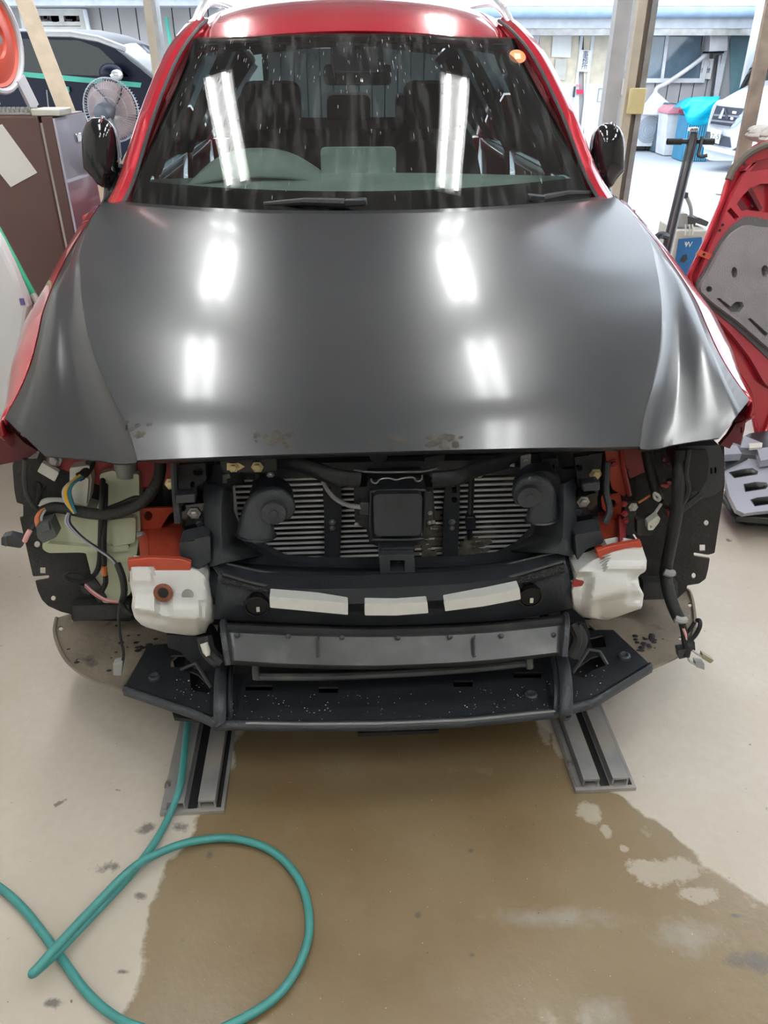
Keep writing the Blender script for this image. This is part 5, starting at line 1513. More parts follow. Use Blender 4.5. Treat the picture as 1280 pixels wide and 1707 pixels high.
# reel
rc_ = WY(-17, 66, FY + .16)
FZ += .003
rl2 = thing('cord_reel', 'red cord reel in a pale grey frame on top of the brown refrigerator', 'reel', (rc_.x, FY + .16, FZ))
M['reelred'] = mat('faded_red_reel', (0.62, 0.10, 0.065), 0.4, var=.15, scale=8)
M['palegrey'] = mat('pale_grey_enamel', (0.58, 0.60, 0.64), 0.4)
axr = V((.985, -.17, 0)).normalized()
ctr = V((rc_.x, FY + .16, rc_.z))
for s in (0, 1):
    MB().lathe([(.03, .012), (.055, .012), (.06, .022), (.075, .022), (.135, .004), (.146, .010), (.148, 0), (.03, 0)], ctr - axr * (.11 * s), axr if s == 0 else -axr, 36).build('reel_disc', M['reelred'], rl2)
MB().lathe([(.07, -.11), (.07, 0)], ctr, axr, 24).build('drum', M['plastic'], rl2)
ring = []
ey1 = V((0, 0, 1)); ex1 = axr.cross(ey1).normalized()
for rad, off in ((.160, .012),):
    MB().tube([ctr + axr * off + (ex1 * math.cos(2*PI*i/40) + ey1 * math.sin(2*PI*i/40)) * rad for i in range(40)], .011, 8, closed=True).build('frame_ring', M['palegrey'], rl2)
for sx_ in (-1, 1):
    MB().bar(ctr + axr * .02 + ex1 * (sx_ * .10) + V((0, 0, -.12)), V((ctr.x, ctr.y, FZ + .004)) + axr * .03 + ex1 * (sx_ * .14), .055, .012, up=axr).build('frame_leg', M['palegrey'], rl2)
    MB().bar(ctr - axr * .13 + ex1 * (sx_ * .10) + V((0, 0, -.12)), V((ctr.x, ctr.y, FZ + .004)) - axr * .13 + ex1 * (sx_ * .14), .055, .012, up=axr).build('frame_leg', M['palegrey'], rl2)
MB().tube([ctr - axr * .15, ctr + axr * .04], .014, 10).build('axle', M['steel'], rl2)
# white panel and green pole at the left edge
M['whitepaint'] = mat('white_car_paint', (0.78, 0.80, 0.82), 0.3, coat=.6, var=.02)
wp_ = thing('car_fender', 'white painted car fender standing at the edge of the brown refrigerator', 'fender', (WY(0, 560, 2.35).x, 2.35, 0))
wo = [(-60, 300), (-20, 372), (0, 406), (20, 448), (40, 494), (46, 512), (20, 700), (-90, 760), (-160, 600), (-140, 380)]
rws = []
o3 = won(wo, 2.35)
zb = min(p.z for p in o3)
o3 = [V((p.x, p.y, max(0, p.z))) for p in o3]
MB().prism(o3, [], (0, .05, 0)).build('panel_skin', M['whitepaint'], wp_, smooth=0, bevel=.012)
MB().box(WY(37, 503, 2.345), (.012, .006, .02)).build('violet_tab', M['purple'], wp_, smooth=0)
a, b = WY(-14, 362, 2.5), WY(55, 490, 2.45)
gp_ = thing('green_pole', 'thin green pole leaning across the lower part of the brown refrigerator', 'pole', (b.x, b.y, 0))
dd = (b - a).normalized()
b2 = b + dd * (b.z / -dd.z)
a2 = a - dd * .25
MB().tube([a2, b], .0095, 10).build('pole_shaft', mat('green_pole_paint', (0.03, .36, .20), .35), gp_)
MB().tube([b, b2], .010, 10).build('pole_tip', M['cream'], gp_)

# leaning timber plank
q0, q1 = WY(157, 305, 4.25), WY(40, 0, 4.75)
dd = (q1 - q0).normalized()
p0_ = q0 - dd * (q0.z / dd.z)
p1_ = q1 + dd * .9
M['timber'] = mat('pale_pine', (0.60, 0.50, 0.38), 0.65, var=.12, scale=(14))
pk_ = thing('timber_plank', 'long pale timber plank leaning beside the dark parked car', 'plank', p0_)
MB().bar(p0_, p1_, .085, .035, up=(.25, -.8, .2)).build('plank', M['timber'], pk_, smooth=0, bevel=.003)

# standing fan
FCp = WY(185, 184, 5.6)
fn = thing('standing_fan', 'standing fan with a wire guard and grey motor, seen from behind', 'fan', (FCp.x + .05, 5.5, 0))
ax_ = V((.15, 1, .05)).normalized()
e1 = ax_.cross(V((0, 0, 1))).normalized(); e2 = e1.cross(ax_)
RF = .185
cc = FCp
M['slate'] = mat('slate_blue_plastic', (.10, .12, .15), .35)
M['guard'] = mat('grey_guard_wire', (.40, .42, .45), .35, metal=.5)
gb = MB()
for i in range(64):
    t = 2*PI*i/64
    q = e1 * math.cos(t) + e2 * math.sin(t)
    gb.tube([cc + q * .05 - ax_ * .05, cc + q * RF * .7 - ax_ * .05, cc + q * RF - ax_ * .01, cc + q * RF + ax_ * .03, cc + q * RF * .6 + ax_ * .07], .0016, 4, caps=False)
for rr__ in (.08, .13, RF):
    gb.tube([cc + (e1 * math.cos(2*PI*i/36) + e2 * math.sin(2*PI*i/36)) * rr__ - ax_ * (.05 if rr__ < RF else .0) for i in range(36)], .0022 if rr__ < RF else .005, 5, closed=True)
gb.build('guard', M['guard'], fn)
M['blade'] = mat('pink_grey_blade', (.50, .38, .38), .45)
for k in range(5):
    rws = []
    for j in range(7):
        r_ = lerp(.03, RF * .9, j / 6)
        row = []
        for m_ in range(7):
            t = 2*PI*k/5 + (m_/6 - .5) * 1.22 + .3 * j / 6
            row.append(cc + (e1 * math.cos(t) + e2 * math.sin(t)) * r_ + ax_ * (.012 + .022 * (m_/6 - .5)))
        rws.append(row)
    MB().grid(rws).build('fan_blade', M['blade'], fn, smooth=60, solid=.003)
MB().lathe([(.02, -.16), (.045, -.155), (.055, -.13), (.055, -.06), (.04, -.045)], cc, ax_, 20).build('motor', M['slate'], fn)
nk = MB().tube([cc - ax_ * .11 + V((0, 0, -.02)), WY(192, 225, 5.46), WY(196, 262, 5.46)], [.038, .03, .026], 12).build('neck', M['slate'], fn)
pb0 = WY(196, 262, 5.46)
MB().tube([pb0, V((pb0.x + .01, pb0.y, .04))], .018, 10).build('pole', M['guard'], fn)
MB().lathe([(.20, 0), (.20, .02), (.17, .04), (.04, .05)], (pb0.x + .01, pb0.y, 0), (0, 0, 1), 28).build('base', M['slate'], fn)

# dark car parked outside, seen from its side
dk = thing('parked_car', 'dark navy hatchback parked outside on the paler ground, a green strip along its windows', 'car', (-3.6, 9.4, 0))
M['navycar'] = mat('navy_car_paint', (0.006, 0.008, 0.022), 0.35, spec=.2)
M['carglass'] = glass('dark_green_glass', (.12, .18, .15))
M['tealgreen'] = mat('teal_green', (0.08, 0.45, 0.33), 0.6)  # teal green of the beltline strip, the door handle and a hose
YC = 9.0
def W9(x, y): return WY(x, y, YC)
prof = [(-260, 150), (-250, 90), (-180, 60), (-60, 54), (60, 54), (120, 56), (160, 64), (190, 80), (255, 132), (300, 142), (400, 158), (420, 200), (425, 290), (400, 318), (-230, 322), (-262, 290)]
pf = [W9(*p) for p in prof]
win = [[(70, 66), (130, 67), (165, 80), (215, 128), (96, 124)], [(-60, 64), (62, 65), (88, 123), (-70, 112)], [(-200, 72), (-70, 64), (-80, 111), (-215, 106)]]
arch = [[], []]
MB().prism(pf, [[W9(*p) for p in h] for h in win], (0, .03, 0)).build('body_side', M['navycar'], dk, smooth=0)
pf2 = [p + V((0, 1.65, 0)) for p in pf]
MB().prism(pf2, [[W9(*p) + V((0, 1.65, 0)) for p in h] for h in win], (0, .03, 0)).build('body_side', M['navycar'], dk, smooth=0)
# skin across the roof, hood and ends
def across(idx, m_, nm):
    MB().grid([[pf[i].lerp(pf2[i], t) + V((0, 0, .05 * math.sin(PI * t))) for t in lin(0, 1, 8)] for i in idx]).build(nm, m_, dk, smooth=50, solid=.02)
across([0, 1, 2, 3, 4, 5, 6, 7], M['navycar'], 'roof')
across([7, 8], M['sideglass'], 'windshield')
across([8, 9, 10, 11, 12, 13], M['navycar'], 'bonnet')
across([13, 14], M['void'], 'floor_pan')
across([14, 15, 0], M['navycar'], 'tail')
for h in win:
    MB().prism([W9(*p) + V((0, .012, 0)) for p in h], [], (0, .006, 0)).build('side_window', M['carglass'], dk, smooth=0)
    MB().prism([W9(*p) + V((0, 1.662, 0)) for p in h], [], (0, .006, 0)).build('side_window', M['carglass'], dk, smooth=0)
MB().prism([V((p.x, YC - .006, p.z)) for p in (W9(-215, 112), W9(30, 119), W9(90, 124), W9(236, 138), W9(234, 146), W9(90, 133), W9(30, 127), W9(-215, 119))], [], (0, .008, 0)).build('belt_strip', M['tealgreen'], dk, smooth=0)
MB().bar(W9(101, 148) + V((0, -.03, 0)), W9(117, 149) + V((0, -.03, 0)), .035, .05).build('door_handle', M['tealgreen'], dk, bevel=.006)
MB().bar(W9(98, 143) + V((0, -.03, 0)), W9(99, 149) + V((0, -.03, 0)), .03, .02, up=(0, 1, 0)).build('handle_strip', M['paper'], dk)
for tt, xx in ((0, 119), (1, 66)):
    pass
MB().tube([W9(62, 58) + V((0, -.01, .01)), W9(120, 59) + V((0, -.01, .01)), W9(165, 67) + V((0, -.01, .01)), W9(210, 84) + V((0, -.01, .01))], .03, 8).build('roof_moulding', M['silver'], dk)
MB().tube([W9(119, 78) + V((0, .06, 0)), W9(138, 126) + V((0, .06, 0))], .03, 8).build('inner_pillar', M['greyplug'], dk)
mr_ = MB().ball(W9(192, 122) + V((.0, -.14, 0)), .12, (1, .8, .75), 14, 10).build('door_mirror', M['navycar'], dk)
MB().ball(W9(196, 124) + V((.02, -.17, 0)), .085, (1, .8, .7), 12, 8).build('mirror_cap', M['silver'], mr_)
MB().tube([W9(78, 150) + V((0, -.004, 0)), W9(82, 188) + V((0, -.004, 0)), W9(86, 300) + V((0, -.004, 0))], .006, 6).build('door_gap', M['greyplug'], dk)
for xw in (-150, 310):
    c = W9(xw, 300)
    for yy in (9.05, 10.55):
        wl = MB().lathe([(.15, -.1), (.30, -.1), (.33, -.06), (.33, .06), (.30, .1), (.15, .1)], (c.x, yy, .33), (0, 1, 0), 28).build('wheel', M['rubber'], dk)
        MB().lathe([(.20, -.105), (.20, -.09), (.04, -.11)], (c.x, yy, .33), (0, 1, 0), 20).build('hubcap', M['silver'], wl)
for xx in (85, 20, 108):
    p = W9(xx, 100)
    MB().prism(rounded([V((p.x + a, 9.8, z)) for a, z in rect(-.14, .75, .14, 1.42)], .06), [], (0, .4, 0)).build('seat', M['interior'], dk, bevel=.02)
# bucket and box on the ground between
c = WZ(134, 366, 0)
bk = MB().lathe([(.06, 0), (.075, .02), (.085, .34), (.095, .35), (.095, .37), (.08, .37), (.06, .05)], c, (0, 0, 1), 24).build('bucket', M['whitepaint'], None)
tag(bk, 'white plastic bucket beside the brown refrigerator', 'bucket')
c = WZ(160, 366, 0)
bx_ = thing('tool_box', 'small blue box with a cyan lid next to the white bucket', 'box', c)
MB().box(c + V((0, 0, .05)), (.18, .15, .10)).build('box_body', M['purple'], bx_, bevel=.006)
MB().box(c + V((0, 0, .12)), (.19, .16, .05)).build('box_lid', mat('cyan_lid', (.05, .45, .65), .4), bx_, bevel=.008)
st_ = thing('step_rack', 'low white slatted rack standing behind the small blue box', 'rack', WZ(156, 361, 0))
c = WZ(156, 361, 0)
for k in range(3):
    MB().box(c + V((0, .08, .08 + .10 * k)), (.40, .04, .06)).build('slat', M['whitepaint'], st_, smooth=0)
for sx_ in (-.17, .17):
    MB().box(c + V((sx_, .11, .17)), (.03, .03, .34)).build('leg', M['whitepaint'], st_, smooth=0)

# opening posts
M['postgrey'] = mat('grey_post_paint', (0.42, 0.41, 0.40), 0.5)
M['postbeige'] = mat('beige_post_paint', (0.46, 0.40, 0.31), 0.55)
def post(name, pxl, pxr, py, y, dp, m_, num=None):
    a, b = WY(pxl, py, y), WY(pxr, py, y)
    return a.x, b.x
xa, xb = post('a', 1022, 1047, 60, 6.8, .1, None)
t = thing('opening_post', 'grey steel post of the garage opening, with a white switch', 'post', ((xa + xb)/2, 6.8, 0), 'garage opening posts')
MB().prism([V((x, 6.8, z)) for x, z in rect(xa, 0, xb, ZC)], [], (0, .12, 0)).build('post_body', M['postgrey'], t, smooth=0)
MB().prism([V((x, 6.84, z)) for x, z in rect(xb, 0, xb + .07, ZC)], [], (0, .05, 0)).build('post_flange', M['palegrey'], t, smooth=0)
MB().box((xb + .03, 6.83, WY(1040, 145, 6.8).z), (.045, .03, .11)).build('switch', M['paper'], t, bevel=.004)
MB().box((xb + .02, 6.83, WY(1043, 102, 6.8).z), (.035, .03, .14)).build('switch', M['palegrey'], t, bevel=.004)
xa, xb = post('b', 1057, 1089, 60, 6.5, .1, None)
t = thing('opening_post', 'beige door track post of the garage opening, with a yellow box', 'post', ((xa + xb)/2, 6.5, 0), 'garage opening posts')
w3 = (xb - xa)
MB().prism([V((x, 6.5, z)) for x, z in rect(xa, 0, xa + w3*.45, ZC)], [], (0, .10, 0)).build('post_body', M['postbeige'], t, smooth=0)
MB().prism([V((x, 6.53, z)) for x, z in rect(xa + w3*.45, 0, xa + w3*.7, ZC)], [], (0, .08, 0)).build('track_groove', mat('brown_groove', (.20, .165, .13), .6), t, smooth=0)
MB().prism([V((x, 6.5, z)) for x, z in rect(xa + w3*.7, 0, xb, ZC)], [], (0, .10, 0)).build('track_side', M['steel'], t, smooth=0)
MB().box((xa + w3*.55, 6.47, WY(1062, 168, 6.5).z), (.115, .06, .17)).build('junction_box', mat('pale_yellow_plastic', (.60, .50, .25), .5), t, bevel=.006)
xa, xb = post('c', 242, 262, 30, 6.8, .1, None)
t = thing('opening_post', 'beige steel post of the garage opening, behind the dark car windshield', 'post', ((xa + xb)/2, 6.8, 0), 'garage opening posts')
MB().prism([V((x, 6.8, z)) for x, z in rect(xa, 0, xb - .03, ZC)], [], (0, .12, 0)).build('post_body', M['postbeige'], t, smooth=0)
MB().prism([V((x, 6.8, z)) for x, z in rect(xb - .03, 0, xb, ZC)], [], (0, .12, 0)).build('post_edge', M['steel'], t, smooth=0)
# leaning board, bundle on it
q0, q1 = WY(1237, 260, 4.3), WY(1274, 75, 4.35)
dd = (q1 - q0).normalized()
lb2 = thing('leaning_board', 'weathered brown board leaning behind the spare red hood', 'board', q0 - dd * (q0.z / dd.z))
MB().bar(q0 - dd * (q0.z / dd.z), q1 + dd * .7, .065, .03, up=(0, -1, 0)).build('board', mat('weathered_board', (.27, .22, .18), .8, var=.25, scale=14), lb2, smooth=0)
rg = MB()
for k in range(26):
    a = WY(random.uniform(1258, 1300), random.uniform(214, 238), 3.9)
    rg.ball(a + V((0, random.uniform(-.06, .06), 0)), random.uniform(.02, .05), (1.3, 1, .6), 8, 6)
M['rag'] = mat('crumpled_grey_sheet', (.48, .46, .43), .8, var=.2, scale=20)
tag(rg.build('crumpled_sheet', M['rag'], None), 'crumpled grey sheeting heaped over the top of the spare hood', 'sheet')
wpz = WY(1258, 80, 14.9)
t = MB().box((0, 0, 1.9), (.20, .1, 3.8)).build('white_pole', M['whitepaint'], None, smooth=0)
t.location = (wpz.x, 14.9, 0)
tag(t, 'white square pole standing outside beyond the silver van', 'pole')

# ------------------------------------------------------------------ building across the road
BY = 16.0
bld = thing('building', 'grey sided office building across the road with sliding doors and windows', 'building', (0, BY, 0))
M['board'] = mat('pale_grey_siding', (0.47, 0.455, 0.45), 0.6, var=.05, scale=2)
M['gap'] = mat('siding_gap', (.08, .08, .085), .8)
M['winframe'] = mat('white_window_frame', (.70, .71, .73), .4)
M['pane'] = mat('blue_grey_pane', (.13, .19, .24), .08, spec=.8)
M['tealpane'] = mat('teal_frosted_pane', (.19, .33, .37), .25)
M['eave'] = mat('blue_grey_gutter', (.30, .40, .52), .4)
M['fascia'] = mat('pale_fascia', (.42, .44, .47), .5)
M['roofsheet'] = mat('white_roof_sheet', (.72, .75, .80), .4)
zE = WY(1150, 38, BY).z
MB().box((5.3, BY + .16, zE / 2), (15, .2, zE)).build('wall_core', M['gap'], bld, smooth=0)
x = -2.1
bm0 = None
k = 0
while x < 12.6:
    pw = .235
    mb = MB().box((x + pw/2, BY + .045, zE/2), (pw - .018, .03, zE)).build('siding_board', M['board'], bld, smooth=0)
    x += pw
# eaves
zg = WY(1150, 20, BY - .7).z
zf = WY(1150, 30, BY - .6).z
MB().box((5.3, BY - .35, zf + .0), (15.6, .6, .30)).build('fascia', M['fascia'], bld, smooth=0)
MB().box((5.3, BY - .35, zf - .20), (15.6, .55, .10)).build('soffit', M['steel'], bld, smooth=0)
MB().tube([V((-2.6, BY - .72, zg)), V((13.4, BY - .72, zg))], .085, 12).build('gutter', M['eave'], bld)
rs_ = MB().grid([[V((-2.6, BY - .75, zg + .08)), V((13.5, BY - .75, zg + .08))], [V((-2.6, BY + 3, zg + 1.0)), V((13.5, BY + 3, zg + 1.0))]]).build('roof_sheet', M['roofsheet'], bld, smooth=0, solid=.02)
rib = None
for k in range(134):
    xx = -2.54 + .12 * k
    if rib is None:
        rib = MB().bar((xx, BY - .76, zg + .10), (xx, BY + 3, zg + 1.02), .03, .03).build('roof_rib', M['roofsheet'], rs_, smooth=0)
    else:
        dup(rib, rs_, (.12 * k, 0, 0))
# sliding office doors
yd = BY - .03
M['doorglass'] = mat('warm_lit_pane', (.66, .58, .44), .4)
M['doorwhite'] = mat('white_door_panel', (.74, .75, .76), .4)
for (x0, x1) in ((897, 967), (971, 1026)):
    dr = frame_px('sliding_door', M['winframe'], bld, (x0, 29, x1 + 0, 262), .05, yd - .02, .05)
    wplate('door_pane', M['doorglass'], dr, rect(x0 + 2, 32, x1 - 2, 139), yd + .01, .012)
    wplate('door_panel', M['doorwhite'], dr, rect(x0 + 2, 139, x1 - 2, 258), yd + .005, .02)
    tag(dr)
wplate('door_post', M['winframe'], bld, rect(888, 27, 896, 262), yd - .03, .06)
wplate('door_jamb', M['navy'], bld, rect(883, 40, 888, 80), yd - .03, .04)
frame_px('side_light', M['winframe'], bld, (846, 25, 886, 120), .06, yd - .02, .05)
wplate('side_pane', mat('brown_pane', (.20, .17, .15), .3), bld, rect(850, 30, 882, 118), yd + .01, .01)
for i, (q, m_) in enumerate((([(922, 56), (953, 55), (951, 96), (919, 95)], 'paper'), ([(926, 98), (945, 99), (942, 134), (923, 132)], 'cream'), ([(924, 33), (961, 34), (960, 56), (925, 55)], 'fascia'), ([(894, 84), (904, 85), (903, 100), (893, 98)], 'paper'))):
    wplate('notice', M[m_], bld, q, yd - .028 - .001 * i, .004)
M['ink'] = mat('dark_blue_ink', (.05, .06, .16), .7)
sg = wplate('office_sign', M['paper'], bld, [(966, 83), (986, 84), (982, 120), (962, 119)], yd - .04, .006)
for i, ch in enumerate('事務所'):
    c = WY(976.0 - i * .9, 91 + i * 10, yd - .043)
    lettering(bld, ch, c, .112, M['ink'])
rdm = mat('red_sign', (.75, .03, .09), .5)
wplate('red_label', rdm, bld, rect(961, 149, 972, 157), yd - .04, .004)
lettering(bld, '禁煙', WY(964, 143, yd - .042), .045, rdm)
MB().box(WY(957, 153, yd - .05), (.035, .03, .17)).build('door_handle', M['navy'], bld, bevel=.004)
frame_px('mail_slot', M['greyplug'], bld, (998, 147, 1007, 170), .012, yd - .03, .01)
wplate('green_light', mat('pale_green_glass', (.45, .66, .60), .3), bld, rect(1043, 36, 1056, 95), yd, .03)
wplate('side_wall_panel', M['doorwhite'], bld, rect(1036, 96, 1058, 250), yd, .02)
# window right of the posts
wf = frame_px('window_frame', M['winframe'], bld, (1062, 47, 1174, 138), .07, BY - .05, .08)
wplate('window_pane', M['pane'], wf, rect(1066, 53, 1112, 132), BY - .01, .01)
wplate('window_pane', M['pane'], wf, rect(1112, 53, 1168, 132), BY + .0, .01)
wplate('window_mullion', M['winframe'], wf, [(1111, 54), (1116, 54), (1106, 133), (1101, 133)], BY - .045, .03)
# exhaust hood with pipe
vh = MB()
a = [WY(x, y, BY - .03) for x, y in ((1176, 54), (1213, 54), (1212, 86), (1171, 86))]
b = [WY(x, y, BY - .42) for x, y in ((1184, 58), (1214, 57), (1212, 85), (1182, 86))]
vh.hexa(a, b)
vh = vh.build('exhaust_hood', mat('grey_hood_metal', (.50, .50, .51), .4, metal=.3), bld, smooth=0, bevel=.01)
wplate('hood_mouth', M['void'], vh, [(1184, 84), (1208, 84), (1206, 89), (1180, 89)], BY - .36, .3)
wtube('diagonal_pipe', M['winframe'], bld, [(1178, 90, BY - .15), (1150, 112, BY - .15), (1112, 138, BY - .15), (1096, 146, BY - .15), (1092, 154, BY - .15)], .038)
sg2 = wplate('wall_sign', M['paper'], bld, [(1171, 97), (1190, 98), (1184, 132), (1166, 131)], BY - .02, .006)
c = WY(1178, 107, BY - .024)
MB().tube([c + V((.055 * math.cos(2*PI*i/20), 0, .055 * math.sin(2*PI*i/20))) for i in range(20)], .006, 5, closed=True).build('sign_ring', M['palegrey'], sg2)
lettering(bld, '禁煙', WY(1176, 118, BY - .024), .085, M['ink'])
for x0, x1, m_ in ((1192, 1194, 'gap'), (1197, 1199, 'winframe'), (1203, 1205, 'gap')):
    wtube('wall_pipe', M[m_], bld, [(x0 + 3, 92, BY - .02), ((x0 - 6), 160, BY - .02), (x0 - 12, 205, BY - .02)], .022)
wf2 = frame_px('window_frame', M['winframe'], bld, (1214, 40, 1330, 260), .08, BY - .05, .08)
wplate('window_pane', M['tealpane'], wf2, rect(1217, 46, 1262, 255), BY - .0, .01)
wplate('window_pane', M['tealpane'], wf2, rect(1264, 46, 1326, 255), BY + .0, .01)
# leaning white board and the air conditioner, bins, tarp
lw_ = wplate('leaning_board', M['doorwhite'], None, [(1062, 190), (1092, 151), (1116, 172), (1102, 192)], 15.6, .04)
tag(lw_, 'white board propped above the outdoor air conditioner unit', 'board')
def at_floor(px, py): return WZ(px, py, 0)
c = at_floor(1080, 252)
yA = c.y
ac = thing('air_conditioner', 'white outdoor air conditioner unit with a round fan grille', 'air conditioner', c)
a, b = WY(1057, 189, yA), WY(1098, 244, yA)
MB().prism([V((x, yA, z)) for x, z in rect(a.x, .08, b.x, a.z)], [], (0, .3, 0)).build('casing', M['doorwhite'], ac, smooth=0, bevel=.01)
g = WY(1081, 216, yA)
MB().lathe([(.22, -.004), (.22, -.012), (.19, -.016), (.0, -.016)], g, (0, 1, 0), 28).build('fan_grille', mat('grey_grille', (.36, .41, .46), .5), ac)
mb = MB()
for rr__ in (.07, .12, .17, .21):
    mb.tube([g + V((rr__ * math.cos(2*PI*i/28), -.02, rr__ * math.sin(2*PI*i/28))) for i in range(28)], .004, 5, closed=True)
mb.build('grille_rings', M['palegrey'], ac)
for xx in (a.x + .06, b.x - .06):
    MB().box((xx, yA + .1, .04), (.08, .34, .08)).build('foot', M['paper'] if xx < g.x else M['void'], ac, smooth=0)
c = at_floor(1122, 257)
tb_ = thing('trash_bin', 'white trash bin with a pink lid in front of the office wall', 'bin', c)
M['pinklid'] = mat('pink_lid', (.72, .28, .33), .45)
MB().add([], []).prism([V((c.x + x, c.y - .24, z)) for x, z in ((-.26, 0), (.26, 0), (.31, .66), (-.31, .66))], [], (0, .48, 0)).build('bin_body', M['doorwhite'], tb_, smooth=0, bevel=.02)
ld = MB().prism([V((c.x + x, c.y - .28, z)) for x, z in ((-.33, .66), (.33, .66), (.33, .71), (.24, .78), (-.24, .78), (-.33, .71))], [], (0, .56, 0)).build('bin_lid', M['pinklid'], tb_, smooth=0, bevel=.015)
for x in (-.08, .10):
    MB().box((c.x + x, c.y - .282, .705), (.10, .01, .05)).build('lid_grip', mat('deep_pink', (.45, .10, .16), .5), ld, smooth=0)
yb_ = c.y + .32
a = WY(1122, 175, yb_)
db = MB().prism([V((a.x + x, yb_, z)) for x, z in ((-.22, 0), (.26, 0), (.30, a.z), (-.16, a.z + .04))], [], (0, .3, 0)).build('dark_bin', mat('slate_bin', (.10, .15, .19), .5), None, smooth=0, bevel=.02)
tag(db, 'dark slate bin standing behind the pink lidded bin', 'bin')
# blue crates under a tarp
yt = 14.2
ct = thing('blue_crate', 'tall blue ribbed crate under a turquoise tarp', 'crate', (WY(1166, 240, yt).x, yt, 0))
a, b = WY(1146, 206, yt), WY(1190, 206, yt)
M['cratebl'] = mat('blue_crate', (.03, .22, .38), .45)
MB().prism([V((x, yt, z)) for x, z in rect(a.x, 0, b.x, a.z + .1)], [], (0, .5, 0)).build('crate_body', M['cratebl'], ct, smooth=0)
for k in range(12):
    xx = lerp(a.x + .02, b.x - .02, k / 11)
    MB().box((xx, yt - .012, a.z / 2), (.018, .024, a.z)).build('crate_rib', mat('pale_blue_rib', (.08, .36, .52), .45) if k == 0 else bpy.data.materials['pale_blue_rib'], ct, smooth=0)
M['tarp'] = mat('turquoise_tarp', (.0, .46, .66), .35, var=.15, scale=5)
tp = []
tline = [(1133, 178), (1150, 164), (1168, 161), (1185, 161), (1200, 160)]
bline = [(1140, 184), (1148, 206), (1165, 209), (1180, 206), (1194, 200)]
for j in range(9):
    v = j / 8
    row = []
    for i in range(17):
        u = i / 16
        t_ = hermite([(k/4, V((*q, 0))) for k, q in enumerate(tline)], u)
        b_ = hermite([(k/4, V((*q, 0))) for k, q in enumerate(bline)], u)
        q = t_.lerp(b_, v)
        row.append(WY(q.x, q.y, yt - .03 - .22 * math.sin(PI * min(1, v * 1.1)) * (.6 + .4 * math.sin(u * 9 + v * 5)) + .25 * (1 - v)))
    tp.append(row)
tp.insert(0, [p + V((0, .35, -.03)) for p in tp[0]])
tp_ = MB().grid(tp).build('tarp', M['tarp'], None, smooth=60, solid=.01)
tag(tp_, 'bright turquoise tarp bundled over the blue crate', 'tarp')

# second building, behind the parked car
B2 = 15.0
b2_ = thing('workshop', 'beige sided workshop building behind the dark parked car, with a shelf in its window', 'building', (-8, B2, 0))
z2 = WY(150, 13, B2).z
M['board2'] = mat('beige_grey_siding', (0.36, 0.335, 0.32), 0.6, var=.05, scale=2)
MB().box((-8.2, B2 + .14, z2 / 2), (11.2, .2, z2)).build('wall_core', M['gap'], b2_, smooth=0)
x = -13.8
while x < -2.65:
    MB().box((x + .145, B2 + .03, z2/2), (.275, .03, z2)).build('siding_board', M['board2'], b2_, smooth=0)
    x += .295
MB().box((-8.3, B2 - .30, z2 + .10), (11.2, .7, .20)).build('fascia', M['fascia'], b2_, smooth=0)
MB().box((-12.0, B2 - .66, z2 + .06), (3.6, .05, .14)).build('dark_fascia', M['brown'], b2_, smooth=0)
mb = MB()
for k in range(40):
    mb.tube([V((-9.2 + .16 * k, B2 - .72, z2 + .16)), V((-9.2 + .16 * k, B2 + 2, z2 + .7))], .06, 6)
mb.build('roof_corrugation', M['steel'], b2_)
wf = frame_px('window_frame', M['cream'], b2_, (30, 14, 147, 56), .10, B2 - .06, .08)
wplate('window_board', M['cream'], wf, rect(36, 18, 62, 54), B2 - .02, .02)
wplate('window_pane', mat('dim_pane', (.16, .14, .12), .3), wf, rect(64, 20, 138, 52), B2 - .0, .01)
wplate('window_shelf', M['cream'], wf, rect(66, 36, 138, 43), B2 - .05, .04)
wplate('window_mullion', M['cream'], wf, rect(98, 24, 107, 40), B2 - .05, .03)
mb = MB()
for k in range(24):
    q = WY(random.uniform(67, 137), 35, B2 - .03)
    if abs(k - 12) > 1:
        mb.box(q + V((0, 0, .06)), (random.uniform(.03, .08), .04, random.uniform(.06, .16)))
tag(mb.build('shelf_clutter', M['interior'], wf, smooth=0), kind='stuff')
wtube('down_pipe', M['winframe'], b2_, [(141, 16, B2 - .1), (150, 60, B2 - .1), (170, 160, B2 - .1)], .035)
wtube('green_hose', M['tealgreen'], b2_, [(277, 28, B2 - .1), (282, 62, B2 - .1), (300, 150, B2 - .1)], .03)

# silver van on the road
vf = WZ(1207, 262, .2)
vf.z = 0
vn = V((-.66, -.75, 0)).normalized()
vt = V((-vn.y, vn.x, 0))
if vt.x < 0: vt = -vt
van = thing('minivan', 'silver minivan parked outside, its front with a black grille half hidden by a pole', 'van', vf)
M['vansilver'] = mat('pale_silver_paint', (.60, .63, .68), .25, coat=.5, metal=.1)
M['vandark'] = mat('dark_van_grille', (.05, .055, .075), .3)
def vp(pxs, d=0.0):
    return [onplane(a, b, vf + vn * d, vn, False) for a, b in pxs]
fo = vp([(1172, 262), (1174, 240), (1180, 205), (1188, 176), (1197, 166), (1226, 165), (1300, 165), (1330, 190), (1335, 262), (1320, 268), (1185, 268)])
MB().prism(rounded(fo, .05), [], -vn * .9).build('front_body', M['vansilver'], van, smooth=30, bevel=.05, seg=3)
hl = vp([(1194, 170), (1215, 152), (1245, 144), (1300, 140), (1340, 160)])
h0 = vp([(1193, 172), (1212, 166), (1240, 166), (1300, 166), (1336, 178)])
MB().grid([h0, [a.lerp(b, .5) - vn * .35 + V((0, 0, .05)) for a, b in zip(h0, hl)], [b - vn * .75 + V((0, 0, .06)) for b in hl]]).build('bonnet', M['vansilver'], van, smooth=60, solid=.03)
